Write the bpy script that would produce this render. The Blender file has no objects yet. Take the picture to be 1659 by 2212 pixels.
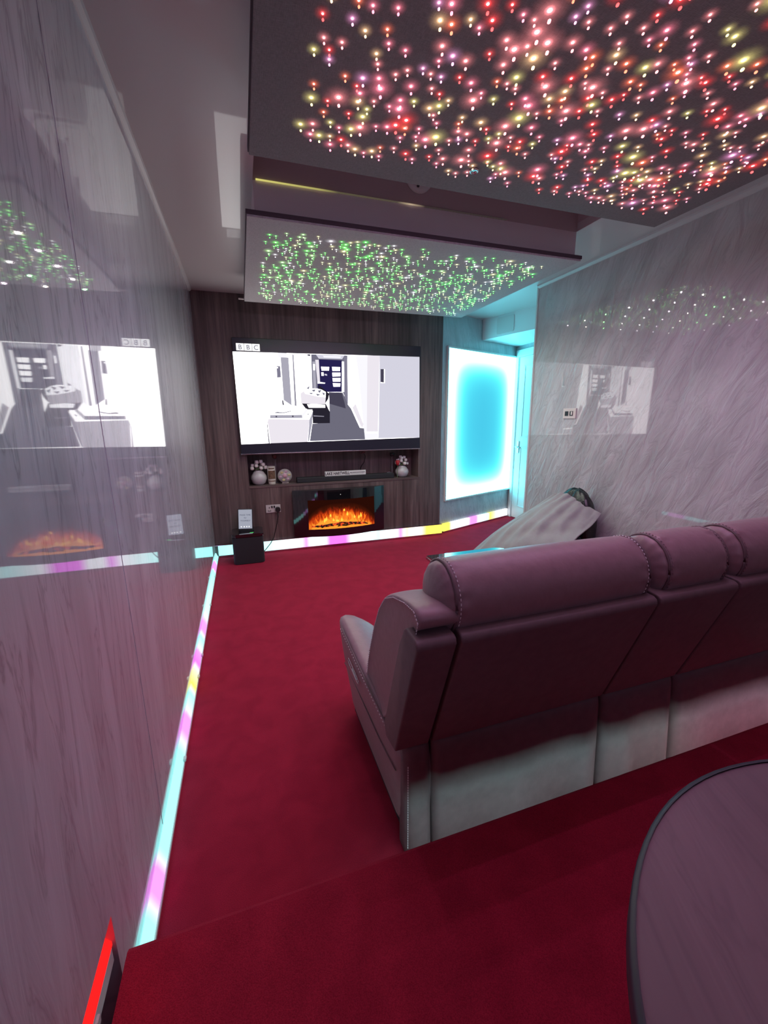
import bpy, bmesh, math, random
from mathutils import Vector, Matrix
random.seed(7)
S = bpy.context.scene
COL = S.collection
PI = math.pi

# ---------------------------------------------------------------- camera
cd = bpy.data.cameras.new('camera'); cam = bpy.data.objects.new('camera', cd); COL.objects.link(cam)
RX, RY, RZ, FPX, CZ = 0.218, -0.010, 0.322, 897.6, 1.404
Fv = Vector((math.sin(RZ)*math.cos(RX), math.cos(RZ)*math.cos(RX), -math.sin(RX)))
Rv = Vector((math.cos(RZ), -math.sin(RZ), 0)); Uv = Rv.cross(Fv)
R2 = Rv*math.cos(RY) + Uv*math.sin(RY); U2 = -Rv*math.sin(RY) + Uv*math.cos(RY)
cam.matrix_world = Matrix(((R2.x, U2.x, -Fv.x, 0), (R2.y, U2.y, -Fv.y, 0), (R2.z, U2.z, -Fv.z, CZ), (0, 0, 0, 1)))
cd.sensor_fit = 'HORIZONTAL'; cd.sensor_width = 36; cd.lens = FPX*36/1659
cd.clip_start = 0.02
S.camera = cam
# ---------------------------------------------------------------- world, exposure, lamps
w = bpy.data.worlds.new('world'); S.world = w; w.use_nodes = True
w.node_tree.nodes['Background'].inputs[0].default_value = (0.55, 0.42, 0.62, 1)
w.node_tree.nodes['Background'].inputs[1].default_value = 0.06
S.view_settings.view_transform = 'Standard'; S.view_settings.look = 'None'
S.view_settings.exposure = 0.0; S.view_settings.gamma = 1.0; S.view_settings.use_curve_mapping = False

def area(name, loc, target, sx, sy, power, col):
    l = bpy.data.lights.new(name, 'AREA'); l.shape = 'RECTANGLE'; l.size = sx; l.size_y = sy
    l.energy = power; l.color = col
    o = bpy.data.objects.new(name, l); COL.objects.link(o); o.location = loc
    o.rotation_euler = (Vector(target)-Vector(loc)).to_track_quat('-Z', 'Y').to_euler()
    return o
# unseen fill lights added behind the camera for a purple room glow
area('rear_purple_fill', (0.9, -1.9, 2.25), (-0.2, 2.6, 1.5), 1.8, 0.5, 4, (0.74, 0.58, 1.0))
area('rear_up_fill', (0.8, -1.3, 1.7), (0.7, -0.7, 2.6), 1.2, 0.8, 3, (0.85, 0.70, 1.0))
# unseen fill spots added under the two fibre panels in place of star light
def panel_fill_spots(name, xs, ys, power, col, falloff=1.0, tilt=0.0):
    for j, y in enumerate(ys):
        for i, x in enumerate(xs):
            l = bpy.data.lights.new(name, 'SPOT'); l.spot_size = math.radians(152 if tilt else 166); l.spot_blend = 1.0; l.shadow_soft_size = 0.005
            l.energy = power*(falloff[j] if isinstance(falloff, (list, tuple)) else 1.0); l.color = col[(i+j) % len(col)]
            o = bpy.data.objects.new(name, l); COL.objects.link(o); o.location = (x, y, 2.372); o.rotation_euler = (math.radians(tilt), 0, 0)
panel_fill_spots('near_panel_fill', [0.34+0.243*i for i in range(8)], (-0.2, 0.2, 0.55, 0.85, 1.1, 1.32, 1.52, 1.72), 2.3, ((1.0, 0.30, 0.40), (0.48, 0.42, 1.0), (0.75, 0.68, 0.88), (0.95, 0.34, 0.52), (0.45, 0.40, 1.0)), (0.04, 0.07, 0.18, 0.6, 0.95, 1.25, 1.4, 1.5), 26.0)
panel_fill_spots('far_panel_fill', [0.3+0.245*i for i in range(8)], (2.66, 2.9, 3.14, 3.4, 3.66, 3.9), 2.5, ((0.30, 1.0, 0.32), (1.0, 0.92, 0.80), (1.0, 0.80, 1.0), (1.0, 0.86, 0.95), (1.0, 0.95, 0.95)))

# ---------------------------------------------------------------- material helpers
def mat(name):
    m = bpy.data.materials.new(name); m.use_nodes = True
    return m, m.node_tree.nodes, m.node_tree.links, m.node_tree.nodes['Principled BSDF']
def N(ns, t, **k):
    n = ns.new(t)
    for a, b in k.items():
        if a.startswith('i_'): n.inputs[a[2:].replace('_', ' ')].default_value = b
        else: setattr(n, a, b)
    return n
def ramp(ns, stops, interp='LINEAR'):
    r = ns.new('ShaderNodeValToRGB'); r.color_ramp.interpolation = interp
    e = r.color_ramp.elements
    while len(e) > 1: e.remove(e[-1])
    e[0].position = stops[0][0]; e[0].color = (*stops[0][1], 1)
    for p, c in stops[1:]:
        x = e.new(p); x.color = (*c, 1)
    return r
def simple(name, col, rough=0.5, metal=0.0, coat=0.0, bump=0.0, bscale=80.0, var=0.0, spec=0.5, sheen=0.0, stretch=(1, 1, 1)):
    m, ns, L, b = mat(name)
    b.inputs['Base Color'].default_value = (*col, 1); b.inputs['Roughness'].default_value = rough
    b.inputs['Metallic'].default_value = metal; b.inputs['Coat Weight'].default_value = coat
    b.inputs['Coat Roughness'].default_value = 0.04; b.inputs['Specular IOR Level'].default_value = spec
    b.inputs['Sheen Weight'].default_value = sheen
    tc = ns.new('ShaderNodeTexCoord'); mp = ns.new('ShaderNodeMapping'); mp.inputs['Scale'].default_value = stretch
    L.new(tc.outputs['Object'], mp.inputs[0])
    nz = N(ns, 'ShaderNodeTexNoise', i_Scale=bscale, i_Detail=5.0); L.new(mp.outputs[0], nz.inputs['Vector'])
    if var > 0:
        mx = N(ns, 'ShaderNodeMixRGB', blend_type='MULTIPLY'); mx.inputs[0].default_value = 1
        r = ramp(ns, [(0.3, (1-var,)*3), (0.7, (1, 1, 1))]); L.new(nz.outputs[0], r.inputs[0])
        mx.inputs[1].default_value = (*col, 1); L.new(r.outputs[0], mx.inputs[2]); L.new(mx.outputs[0], b.inputs['Base Color'])
    if bump > 0:
        bp = N(ns, 'ShaderNodeBump', i_Strength=bump, i_Distance=0.01); L.new(nz.outputs[0], bp.inputs['Height']); L.new(bp.outputs[0], b.inputs['Normal'])
    return m
def emis(name, col, strength, mis=True):
    m = bpy.data.materials.new(name); m.use_nodes = True; ns = m.node_tree.nodes; ns.clear()
    e = ns.new('ShaderNodeEmission'); e.inputs[0].default_value = (*col, 1); e.inputs[1].default_value = strength
    o = ns.new('ShaderNodeOutputMaterial'); m.node_tree.links.new(e.outputs[0], o.inputs[0])
    if not mis: m.cycles.emission_sampling = 'NONE'
    return m
def stone(name, col, vein, rotdeg, axes, coat=1.0, crough=0.03, sc=1.0, str_=(9.0, 1.3), vs=0.62, bs=0.25):
    """grey crinkled marble panel with a clear gloss coat"""
    m, ns, L, b = mat(name)
    tc = ns.new('ShaderNodeTexCoord'); sp = ns.new('ShaderNodeSeparateXYZ'); L.new(tc.outputs['Object'], sp.inputs[0])
    cb = ns.new('ShaderNodeCombineXYZ')
    L.new(sp.outputs[axes[0]], cb.inputs[0]); L.new(sp.outputs[axes[1]], cb.inputs[1])
    rot = N(ns, 'ShaderNodeMapping'); rot.inputs['Rotation'].default_value = (0, 0, math.radians(rotdeg)); L.new(cb.outputs[0], rot.inputs[0])
    mp = N(ns, 'ShaderNodeMapping'); mp.inputs['Scale'].default_value = (str_[0]*sc, str_[1]*sc, 1); L.new(rot.outputs[0], mp.inputs[0])
    n1 = N(ns, 'ShaderNodeTexNoise', i_Scale=1.7, i_Detail=4.0, i_Distortion=1.1, i_Roughness=0.55); L.new(mp.outputs[0], n1.inputs['Vector'])
    sub = N(ns, 'ShaderNodeMath', operation='SUBTRACT'); sub.inputs[1].default_value = 0.5; L.new(n1.outputs[0], sub.inputs[0])
    ab = N(ns, 'ShaderNodeMath', operation='ABSOLUTE'); L.new(sub.outputs[0], ab.inputs[0])
    vr = ramp(ns, [(0.0, (1, 1, 1)), (0.022, (0.25, 0.25, 0.25)), (0.06, (0, 0, 0))]); L.new(ab.outputs[0], vr.inputs[0])
    n2 = N(ns, 'ShaderNodeTexNoise', i_Scale=0.9, i_Detail=3.0); L.new(mp.outputs[0], n2.inputs['Vector'])
    cr = ramp(ns, [(0.3, tuple(c*0.80 for c in col)), (0.7, tuple(min(1, c*1.15) for c in col))]); L.new(n2.outputs[0], cr.inputs[0])
    n3 = N(ns, 'ShaderNodeTexNoise', i_Scale=0.5, i_Detail=2.0); L.new(rot.outputs[0], n3.inputs['Vector'])
    msk = N(ns, 'ShaderNodeMapRange'); msk.inputs[1].default_value = 0.38; msk.inputs[2].default_value = 0.62; L.new(n3.outputs[0], msk.inputs[0])
    msk.inputs[3].default_value = 0.35
    ml = N(ns, 'ShaderNodeMath', operation='MULTIPLY'); L.new(vr.outputs[0], ml.inputs[0]); L.new(msk.outputs[0], ml.inputs[1])
    ml2 = N(ns, 'ShaderNodeMath', operation='MULTIPLY'); L.new(ml.outputs[0], ml2.inputs[0]); ml2.inputs[1].default_value = vs
    mx = N(ns, 'ShaderNodeMixRGB'); L.new(ml2.outputs[0], mx.inputs[0]); L.new(cr.outputs[0], mx.inputs[1]); mx.inputs[2].default_value = (*vein, 1)
    L.new(mx.outputs[0], b.inputs['Base Color'])
    bp = N(ns, 'ShaderNodeBump', i_Strength=bs, i_Distance=0.02); L.new(n1.outputs[0], bp.inputs['Height']); L.new(bp.outputs[0], b.inputs['Normal'])
    b.inputs['Roughness'].default_value = 0.45; b.inputs['Coat Weight'].default_value = coat; b.inputs['Coat Roughness'].default_value = crough
    b.inputs['Coat IOR'].default_value = 1.8
    return m

M = {}
M['stone_left'] = stone('grey_stone_left', (0.56, 0.54, 0.62), (0.09, 0.08, 0.11), 4, (1, 2), str_=(9.0, 1.1))
M['stone_right'] = stone('grey_stone_right', (0.50, 0.48, 0.49), (0.20, 0.18, 0.21), -24, (1, 2), coat=0.85, crough=0.03, str_=(7.0, 2.0), vs=0.30, bs=0.75)
M['stone_far'] = stone('grey_stone_far', (0.40, 0.42, 0.45), (0.16, 0.19, 0.22), -12, (0, 2), coat=0.5, str_=(10.0, 2.2), vs=0.45, bs=0.5)
M['stone_alcove'] = stone('grey_stone_alcove', (0.40, 0.42, 0.45), (0.16, 0.19, 0.22), -12, (1, 2), coat=0.5, str_=(10.0, 2.2), vs=0.45, bs=0.5)
M['ceiling'] = simple('gloss_ceiling', (0.60, 0.55, 0.55), 0.40, coat=0.42, bump=0.0); M['ceiling'].node_tree.nodes['Principled BSDF'].inputs['Coat Roughness'].default_value = 0.03
M['white_trim'] = simple('white_trim', (0.62, 0.60, 0.60), 0.35)
M['plaster'] = simple('mauve_plaster', (0.80, 0.70, 0.74), 0.75, bump=0.05, bscale=60)
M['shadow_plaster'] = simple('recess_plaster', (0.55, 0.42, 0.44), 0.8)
M['white_door'] = simple('white_door_paint', (0.72, 0.73, 0.74), 0.4)
def carpet(name, c1, c2):
    m, ns, L, b = mat(name)
    tc = ns.new('ShaderNodeTexCoord')
    a = N(ns, 'ShaderNodeTexNoise', i_Scale=420.0, i_Detail=2.0); L.new(tc.outputs['Object'], a.inputs['Vector'])
    c = N(ns, 'ShaderNodeTexNoise', i_Scale=9.0, i_Detail=6.0, i_Distortion=0.5); L.new(tc.outputs['Object'], c.inputs['Vector'])
    r = ramp(ns, [(0.35, c1), (0.65, c2)]); L.new(c.outputs[0], r.inputs[0])
    mx = N(ns, 'ShaderNodeMixRGB', blend_type='MULTIPLY'); mx.inputs[0].default_value = 0.6; L.new(r.outputs[0], mx.inputs[1])
    r2 = ramp(ns, [(0.3, (0.45, 0.45, 0.45)), (0.65, (1, 1, 1))]); L.new(a.outputs[0], r2.inputs[0]); L.new(r2.outputs[0], mx.inputs[2])
    L.new(mx.outputs[0], b.inputs['Base Color'])
    bp = N(ns, 'ShaderNodeBump', i_Strength=0.5, i_Distance=0.004); L.new(a.outputs[0], bp.inputs['Height']); L.new(bp.outputs[0], b.inputs['Normal'])
    b.inputs['Roughness'].default_value = 1.0; b.inputs['Specular IOR Level'].default_value = 0.05
    b.inputs['Sheen Weight'].default_value = 0.15; b.inputs['Sheen Tint'].default_value = (1, 0.2, 0.3, 1)
    return m
M['carpet'] = carpet('crimson_carpet', (0.32, 0.016, 0.042), (0.39, 0.020, 0.051))
def wood(name, axes):
    m, ns, L, b = mat(name)
    tc = ns.new('ShaderNodeTexCoord'); sp = ns.new('ShaderNodeSeparateXYZ'); L.new(tc.outputs['Object'], sp.inputs[0])
    cb = ns.new('ShaderNodeCombineXYZ'); L.new(sp.outputs[axes[0]], cb.inputs[0]); L.new(sp.outputs[axes[1]], cb.inputs[1])
    mp = N(ns, 'ShaderNodeMapping'); mp.inputs['Scale'].default_value = (22, 0.9, 1); L.new(cb.outputs[0], mp.inputs[0])
    n1 = N(ns, 'ShaderNodeTexNoise', i_Scale=1.5, i_Detail=8.0, i_Roughness=0.62, i_Distortion=0.35); L.new(mp.outputs[0], n1.inputs['Vector'])
    mp2 = N(ns, 'ShaderNodeMapping'); mp2.inputs['Scale'].default_value = (4.2, 0.05, 1); L.new(cb.outputs[0], mp2.inputs[0])
    n2 = N(ns, 'ShaderNodeTexNoise', i_Scale=1.4, i_Detail=1.0); L.new(mp2.outputs[0], n2.inputs['Vector'])
    r = ramp(ns, [(0.30, (0.070, 0.048, 0.048)), (0.5, (0.150, 0.100, 0.098)), (0.72, (0.235, 0.160, 0.155))]); L.new(n1.outputs[0], r.inputs[0])
    r2 = ramp(ns, [(0.35, (0.55, 0.52, 0.52)), (0.65, (1, 1, 1))]); L.new(n2.outputs[0], r2.inputs[0])
    mx = N(ns, 'ShaderNodeMixRGB', blend_type='MULTIPLY'); mx.inputs[0].default_value = 1; L.new(r.outputs[0], mx.inputs[1]); L.new(r2.outputs[0], mx.inputs[2])
    L.new(mx.outputs[0], b.inputs['Base Color']); b.inputs['Roughness'].default_value = 0.42
    return m
M['wood'] = wood('dark_walnut_board', (0, 2)); M['wood_side'] = wood('dark_walnut_shelf', (2, 0))
M['black'] = simple('black_plastic', (0.012, 0.012, 0.014), 0.35)
M['black_soft'] = simple('black_grille', (0.014, 0.014, 0.018), 0.6, bump=0.2, bscale=600)
M['gloss_black'] = simple('gloss_black_glass', (0.006, 0.006, 0.008), 0.06, coat=1.0)
M['screen_black'] = simple('screen_black', (0.016, 0.016, 0.030), 0.3)
M['chrome'] = simple('brushed_metal', (0.6, 0.6, 0.62), 0.2, metal=1.0)
M['glass_top'] = simple('mirror_glass_top', (0.55, 0.58, 0.60), 0.02, metal=1.0)
M['leather'] = simple('taupe_leather', (0.28, 0.175, 0.195), 0.42, bump=0.12, bscale=35, var=0.12, sheen=0.1)
M['leather_shaded'] = simple('taupe_leather_shaded', (0.155, 0.10, 0.11), 0.58, bump=0.12, bscale=30, var=0.18)  # same taupe leather, darkened to put the shade behind the sofa into colour
M['thread'] = simple('pale_thread', (0.72, 0.68, 0.70), 0.7)
M['piping'] = simple('dark_gap', (0.015, 0.012, 0.016), 0.8)
M['throw'] = simple('grey_throw_cloth', (0.30, 0.30, 0.295), 0.9, bump=0.3, bscale=14, var=0.12, sheen=0.2)
M['bag'] = simple('black_vinyl', (0.008, 0.008, 0.011), 0.28, bump=0.6, bscale=16)
M['bag_grey'] = simple('dark_grey_cloth', (0.05, 0.048, 0.07), 0.9)
M['stone_table'] = stone('lilac_stone_top', (0.25, 0.155, 0.20), (0.12, 0.07, 0.11), 20, (0, 1), coat=0.12, crough=0.25, sc=0.55, str_=(9.0, 1.6))
M['table_rim'] = simple('dark_edge_band', (0.045, 0.03, 0.06), 0.45)
M['ceramic'] = simple('pale_ceramic', (0.50, 0.46, 0.48), 0.3, bump=0.15, bscale=45, coat=0.3)
M['petal'] = simple('white_petal', (0.82, 0.78, 0.74), 0.7, bump=0.3, bscale=60)
M['leaf'] = simple('green_leaf', (0.12, 0.16, 0.08), 0.7)
M['clear_glass'] = simple('clear_glass', (0.9, 0.9, 0.92), 0.05); M['clear_glass'].node_tree.nodes['Principled BSDF'].inputs['Transmission Weight'].default_value = 0.92
M['oxblood'] = simple('oxblood_wax', (0.11, 0.02, 0.022), 0.4)
M['red_wax'] = simple('red_petal', (0.42, 0.02, 0.03), 0.5)
M['card'] = simple('cream_card', (0.62, 0.56, 0.50), 0.6)
M['brown_print'] = simple('brown_print', (0.22, 0.12, 0.07), 0.6, var=0.7, bscale=60)
M['white_sign'] = simple('white_sign_paint', (0.72, 0.70, 0.70), 0.5)
M['ink'] = simple('black_ink', (0.02, 0.02, 0.025), 0.6)
M['socket'] = simple('pale_socket_plastic', (0.55, 0.50, 0.50), 0.35)
M['switch_white'] = simple('white_switch_plate', (0.72, 0.66, 0.62), 0.35)
M['fabric_near'] = None

# ---------------------------------------------------------------- object helpers
def obj(name, bm, m, parent=None, smooth=False):
    me = bpy.data.meshes.new(name)
    bmesh.ops.recalc_face_normals(bm, faces=bm.faces[:])
    bm.to_mesh(me); bm.free()
    return link(name, me, m, parent, smooth)
def link(name, me, m, parent=None, smooth=False):
    ms = m if isinstance(m, (list, tuple)) else [m]
    for x in ms: me.materials.append(x)
    if smooth:
        for p in me.polygons: p.use_smooth = True
    o = bpy.data.objects.new(name, me); COL.objects.link(o)
    if parent is not None:
        o.parent = parent
        o.matrix_parent_inverse = Matrix.Translation(-root_loc(parent))
    return o
def root_loc(p):
    v = Vector(p.location)
    if p.parent is not None: v = Vector((0, 0, 0))
    return v
def nb(): return bmesh.new()
def box(bm, x0, x1, y0, y1, z0, z1, bev=0.0, seg=2):
    vs = [bm.verts.new((x, y, z)) for x in (x0, x1) for y in (y0, y1) for z in (z0, z1)]
    f = [(0, 1, 3, 2), (4, 6, 7, 5), (0, 4, 5, 1), (2, 3, 7, 6), (0, 2, 6, 4), (1, 5, 7, 3)]
    fs = [bm.faces.new([vs[i] for i in q]) for q in f]
    if bev > 0:
        es = list({e for g in fs for e in g.edges})
        bmesh.ops.bevel(bm, geom=es, offset=bev, segments=seg, profile=0.6, affect='EDGES', clamp_overlap=True)
    return fs
def prism(bm, pts, axis, a, b, bev=0.0, seg=2, shear=None):
    """extrude polygon pts (two remaining axes, in order) from a to b along axis"""
    def P(p, t):
        if axis == 0: return (t, p[0], p[1])
        if axis == 1: return (p[0], t, p[1])
        return (p[0], p[1], t)
    A = [bm.verts.new(P(p, a)) for p in pts]; B = [bm.verts.new(P(p, b)) for p in pts]
    fs = [bm.faces.new(A[::-1]), bm.faces.new(B)]
    n = len(pts)
    for i in range(n): fs.append(bm.faces.new((A[i], A[(i+1) % n], B[(i+1) % n], B[i])))
    if bev > 0:
        es = list({e for g in fs for e in g.edges})
        bmesh.ops.bevel(bm, geom=es, offset=bev, segments=seg, profile=0.6, affect='EDGES', clamp_overlap=True)
    return fs
def loft(bm, rings, cap=True, closed=True):
    R = [[bm.verts.new(p) for p in r] for r in rings]
    n = len(R[0])
    for i in range(len(R)-1):
        for j in range(n if closed else n-1):
            bm.faces.new((R[i][j], R[i][(j+1) % n], R[i+1][(j+1) % n], R[i+1][j]))
    if cap and closed:
        bm.faces.new(R[0][::-1]); bm.faces.new(R[-1])
    return R
def lathe(bm, prof, c, seg=24, cap=True):
    return loft(bm, [[(c[0]+r*math.cos(2*PI*k/seg), c[1]+r*math.sin(2*PI*k/seg), c[2]+z) for k in range(seg)] for r, z in prof], cap)
def tube(bm, pts, r, seg=8):
    pts = [Vector(p) for p in pts]; rings = []
    for i, p in enumerate(pts):
        d = (pts[min(i+1, len(pts)-1)]-pts[max(i-1, 0)]).normalized()
        a = d.cross(Vector((0, 0, 1)))
        if a.length < 0.1: a = d.cross(Vector((1, 0, 0)))
        a.normalize(); b2 = d.cross(a)
        rr = r[i] if isinstance(r, (list, tuple)) else r
        rings.append([tuple(p+(a*math.cos(2*PI*k/seg)+b2*math.sin(2*PI*k/seg))*rr) for k in range(seg)])
    loft(bm, rings)
def ball(bm, c, rx, ry=None, rz=None, u=12, v=8):
    ry = ry or rx; rz = rz or rx
    mt = Matrix.Translation(c) @ Matrix.Diagonal((rx, ry, rz, 1))
    bmesh.ops.create_uvsphere(bm, u_segments=u, v_segments=v, radius=1, matrix=mt)
def rrect(cx, cy, w_, h_, r, n=5):
    out = []
    for qx, qy, a0 in ((1, 1, 0), (-1, 1, 90), (-1, -1, 180), (1, -1, 270)):
        for k in range(n+1):
            a = math.radians(a0+90*k/n)
            out.append((cx+qx*(w_/2-r)+r*math.cos(a), cy+qy*(h_/2-r)+r*math.sin(a)))
    return out
def sub(o, lv=2):
    m = o.modifiers.new('subdivision', 'SUBSURF'); m.levels = lv; m.render_levels = lv; return o
def thing(name, label, cat, loc=(0, 0, 0), group=None):
    o = bpy.data.objects.new(name, None); COL.objects.link(o); o.location = loc; o.empty_display_size = 0.1
    o['label'] = label; o['category'] = cat
    if group: o['group'] = group
    return o
def tag(o, label, cat, group=None):
    o['label'] = label; o['category'] = cat
    if group: o['group'] = group
    return o
def struct(name, bm, m, parent=None, label=None, smooth=False):
    o = obj(name, bm, m, parent, smooth)
    if parent is None: o['kind'] = 'structure'
    if label: o['label'] = label
    return o
def text_mesh(name, s, size, m, parent, mtx, depth=0.0006, align='CENTER', bold=0.0, sx=1.0):
    c = bpy.data.curves.new(name, 'FONT'); c.body = s; c.size = size; c.align_x = align; c.align_y = 'CENTER'; c.extrude = depth; c.offset = bold
    t = bpy.data.objects.new(name, c); COL.objects.link(t)
    dg = bpy.context.evaluated_depsgraph_get(); me = bpy.data.meshes.new_from_object(t.evaluated_get(dg))
    bpy.data.objects.remove(t); bpy.data.curves.remove(c)
    me.transform(mtx @ Matrix.Diagonal((sx, 1, 1, 1)))
    me.materials.clear()
    return link(name, me, m, parent)
FACE_FRONT = Matrix.Rotation(math.radians(90), 4, 'X')   # text faces -y

# ================================================================ the room
XL, XR, D, H = -0.362, 2.706, 4.555, 2.6
PZ, PY = 0.213, 0.885            # platform height and front edge
bm = nb(); box(bm, XL-0.1, 3.75, -2.2, 5.3, -0.06, 0); struct('floor', bm, M['carpet'])
# raised carpeted rear level with rounded nosing
bm = nb()
prof = [(-2.2, 0.0), (0.835, 0.0), (0.835, 0.170), (0.870, 0.172), (0.882, 0.180), (0.886, 0.192), (0.882, 0.204), (0.870, 0.212), (0.85, PZ), (-2.2, PZ)]
prism(bm, prof, 0, XL+0.018, XR)
struct('floor_raised', bm, M['carpet'], smooth=False)
# left wall: full height in front, cut back above the platform for the red light channel
bm = nb()
box(bm, XL-0.10, XL, 0.872, D+0.1, 0, H); box(bm, XL-0.10, XL, -2.2, 0.872, 0.328, H)
box(bm, XL-0.10, XL-0.055, -2.2, 0.872, 0, 0.328)
struct('wall_left', bm, M['stone_left'])
for i, y in enumerate((1.345,)):
    bm = nb(); box(bm, XL, XL+0.001, y-0.0018, y+0.0018, 0.06, H-0.02); struct('trim_%d' % (i+1), bm, M['stone_left'])
bm = nb(); prism(bm, [(XL, H), (XL+0.022, H), (XL+0.018, H-0.012), (XL+0.006, H-0.02), (XL, H-0.022)], 1, -2.2, D-0.03); struct('trim_4', bm, M['white_trim'])
# right wall and the white bead on its free end
bm = nb(); box(bm, XR, XR+0.1, -2.2, 3.515, 0, H); struct('wall_right', bm, M['stone_right'])
bm = nb(); box(bm, XR-0.004, XR+0.104, 3.515, 3.535, 0, H); struct('trim_5', bm, M['white_trim'])
bm = nb(); prism(bm, [(XR, H), (XR-0.028, H), (XR-0.026, H-0.012), (XR-0.008, H-0.026), (XR, H-0.028)], 1, -2.2, 3.51); struct('trim_6', bm, M['white_trim'])
# ceiling with the deep recess between the two fibre panels
HX0, HX1, HY0, HY1 = 0.15, 2.19, 1.60, 2.50
bm = nb()
box(bm, XL-0.1, HX0, -2.2, 5.3, H, H+0.05); box(bm, HX1, 3.75, -2.2, 5.3, H, H+0.05)
box(bm, HX0, HX1, -2.2, HY0, H, H+0.05); box(bm, HX0, HX1, HY1+0.02, 5.3, H, H+0.05)
struct('ceiling', bm, M['ceiling'])
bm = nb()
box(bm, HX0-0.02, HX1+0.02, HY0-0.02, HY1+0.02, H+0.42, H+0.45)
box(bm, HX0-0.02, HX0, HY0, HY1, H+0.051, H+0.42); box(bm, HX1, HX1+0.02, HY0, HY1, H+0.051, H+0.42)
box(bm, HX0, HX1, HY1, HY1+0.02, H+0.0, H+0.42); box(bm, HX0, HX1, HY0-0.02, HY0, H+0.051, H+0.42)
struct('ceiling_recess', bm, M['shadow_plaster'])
# TV wall: walnut boards with a niche cut out of them
NX0, NX1, NZ0, NZ1, WX = 0.03, 1.955, 0.735, 1.17, 2.247
bm = nb()
box(bm, XL, NX0, D, D+0.25, 0.0, H); box(bm, NX1, WX, D, D+0.25, 0.0, H)
box(bm, NX0, NX1, D, D+0.25, NZ1, H); box(bm, NX0, NX1, D, D+0.25, 0.0, NZ0)
box(bm, NX0, NX1, D+0.225, D+0.25, NZ0, NZ1)
struct('wall_back', bm, M['wood'])
bm = nb(); box(bm, NX0-0.004, NX1+0.02, D-0.006, D+0.02, NZ0-0.022, NZ0+0.001, 0.002); struct('trim_7', bm, M['wood_side'])
# angled marble wall of the alcove
A = Vector((2.25, 4.585, 0)); B = Vector((3.652, 5.135, 0)); AD = (B-A).normalized(); AN = Vector((AD.y, -AD.x, 0))   # AN points into the room
def ap(s, t, z): p = A+AD*s+AN*t; return (p.x, p.y, z)
def abox(bm, s0, s1, t0, t1, z0, z1, bev=0.0):
    vs = [bm.verts.new(ap(s, t, z)) for s in (s0, s1) for t in (t0, t1) for z in (z0, z1)]
    f = [(0, 1, 3, 2), (4, 6, 7, 5), (0, 4, 5, 1), (2, 3, 7, 6), (0, 2, 6, 4), (1, 5, 7, 3)]
    fs = [bm.faces.new([vs[i] for i in q]) for q in f]
    if bev: bmesh.ops.bevel(bm, geom=list({e for g in fs for e in g.edges}), offset=bev, segments=2, affect='EDGES')
AL = (B-A).length
bm = nb(); abox(bm, 0.0, AL+0.1, -0.1, 0, 0, H); struct('wall_alcove_back', bm, M['stone_far'])
XD = 3.645
bm = nb(); box(bm, XD+0.03, XD+0.13, 3.5, 5.3, 0, H); box(bm, XD, XD+0.03, 5.105, 5.14, 0, H); box(bm, XD, XD+0.03, 3.5, 5.105, 2.305, H); box(bm, XD, XD+0.03, 3.5, 4.11, 0, 2.305)
struct('wall_alcove_side', bm, M['stone_alcove'])
bm = nb(); box(bm, XR+0.1, XD+0.13, 3.4, 3.5, 0, H); struct('wall_alcove_front', bm, M['plaster'])
# boxed-in soffit above the alcove door with a white access hatch
F0 = Vector((2.93, 4.842, 0)); F1 = Vector((3.13, 4.10, 0)); F2 = Vector((3.26, 3.51, 0))
bm = nb(); prism(bm, [(F0.x, F0.y), (F1.x, F1.y), (F2.x, F2.y), (XD, 3.51), (XD, 5.12)], 2, 2.362, H); struct('soffit_box', bm, M['white_door'])
fd = (F1-F0).normalized(); fn = Vector((-fd.y, fd.x, 0)); fn = fn if fn.x < 0 else -fn
bm = nb(); rings = []
for t in (0.0, 0.008): rings.append([tuple(F0+fd*(0.36+p[0])+fn*t+Vector((0, 0, 2.481+p[1]))) for p in rrect(0, 0, 0.25, 0.185, 0.02)])
loft(bm, rings); o = struct('trim_8', bm, M['white_trim'])
# door with casing, panels and lever
bm = nb()
box(bm, XD-0.018, XD+0.03, 5.045, 5.105, 0, 2.305, 0.004); box(bm, XD-0.018, XD+0.03, 4.11, 4.17, 0, 2.305, 0.004); box(bm, XD-0.018, XD+0.03, 4.17, 5.045, 2.215, 2.305, 0.004)
struct('trim_9', bm, M['white_door'])
bm = nb(); box(bm, XD, XD+0.028, 4.173, 5.042, 0.008, 2.212)
door = struct('door_1', bm, M['white_door'])
bm = nb()
for y0, y1, z0, z1 in ((4.30, 4.92, 1.15, 2.10), (4.30, 4.92, 0.18, 1.02)):
    for a in ((y0, y0+0.015, z0, z1), (y1-0.015, y1, z0, z1), (y0, y1, z0, z0+0.015), (y0, y1, z1-0.015, z1)):
        box(bm, XD-0.007, XD, *a, 0.003)
obj('panel_moulding', bm, M['white_door'], door)
bm = nb(); box(bm, XD-0.012, XD, 4.945, 4.985, 0.93, 1.10, 0.004)
tube(bm, [(XD-0.012, 4.965, 1.02), (XD-0.05, 4.965, 1.02), (XD-0.055, 4.945, 1.02), (XD-0.05, 4.85, 1.015)], 0.009)
obj('door_handle', bm, M['chrome'], door, True)

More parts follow.
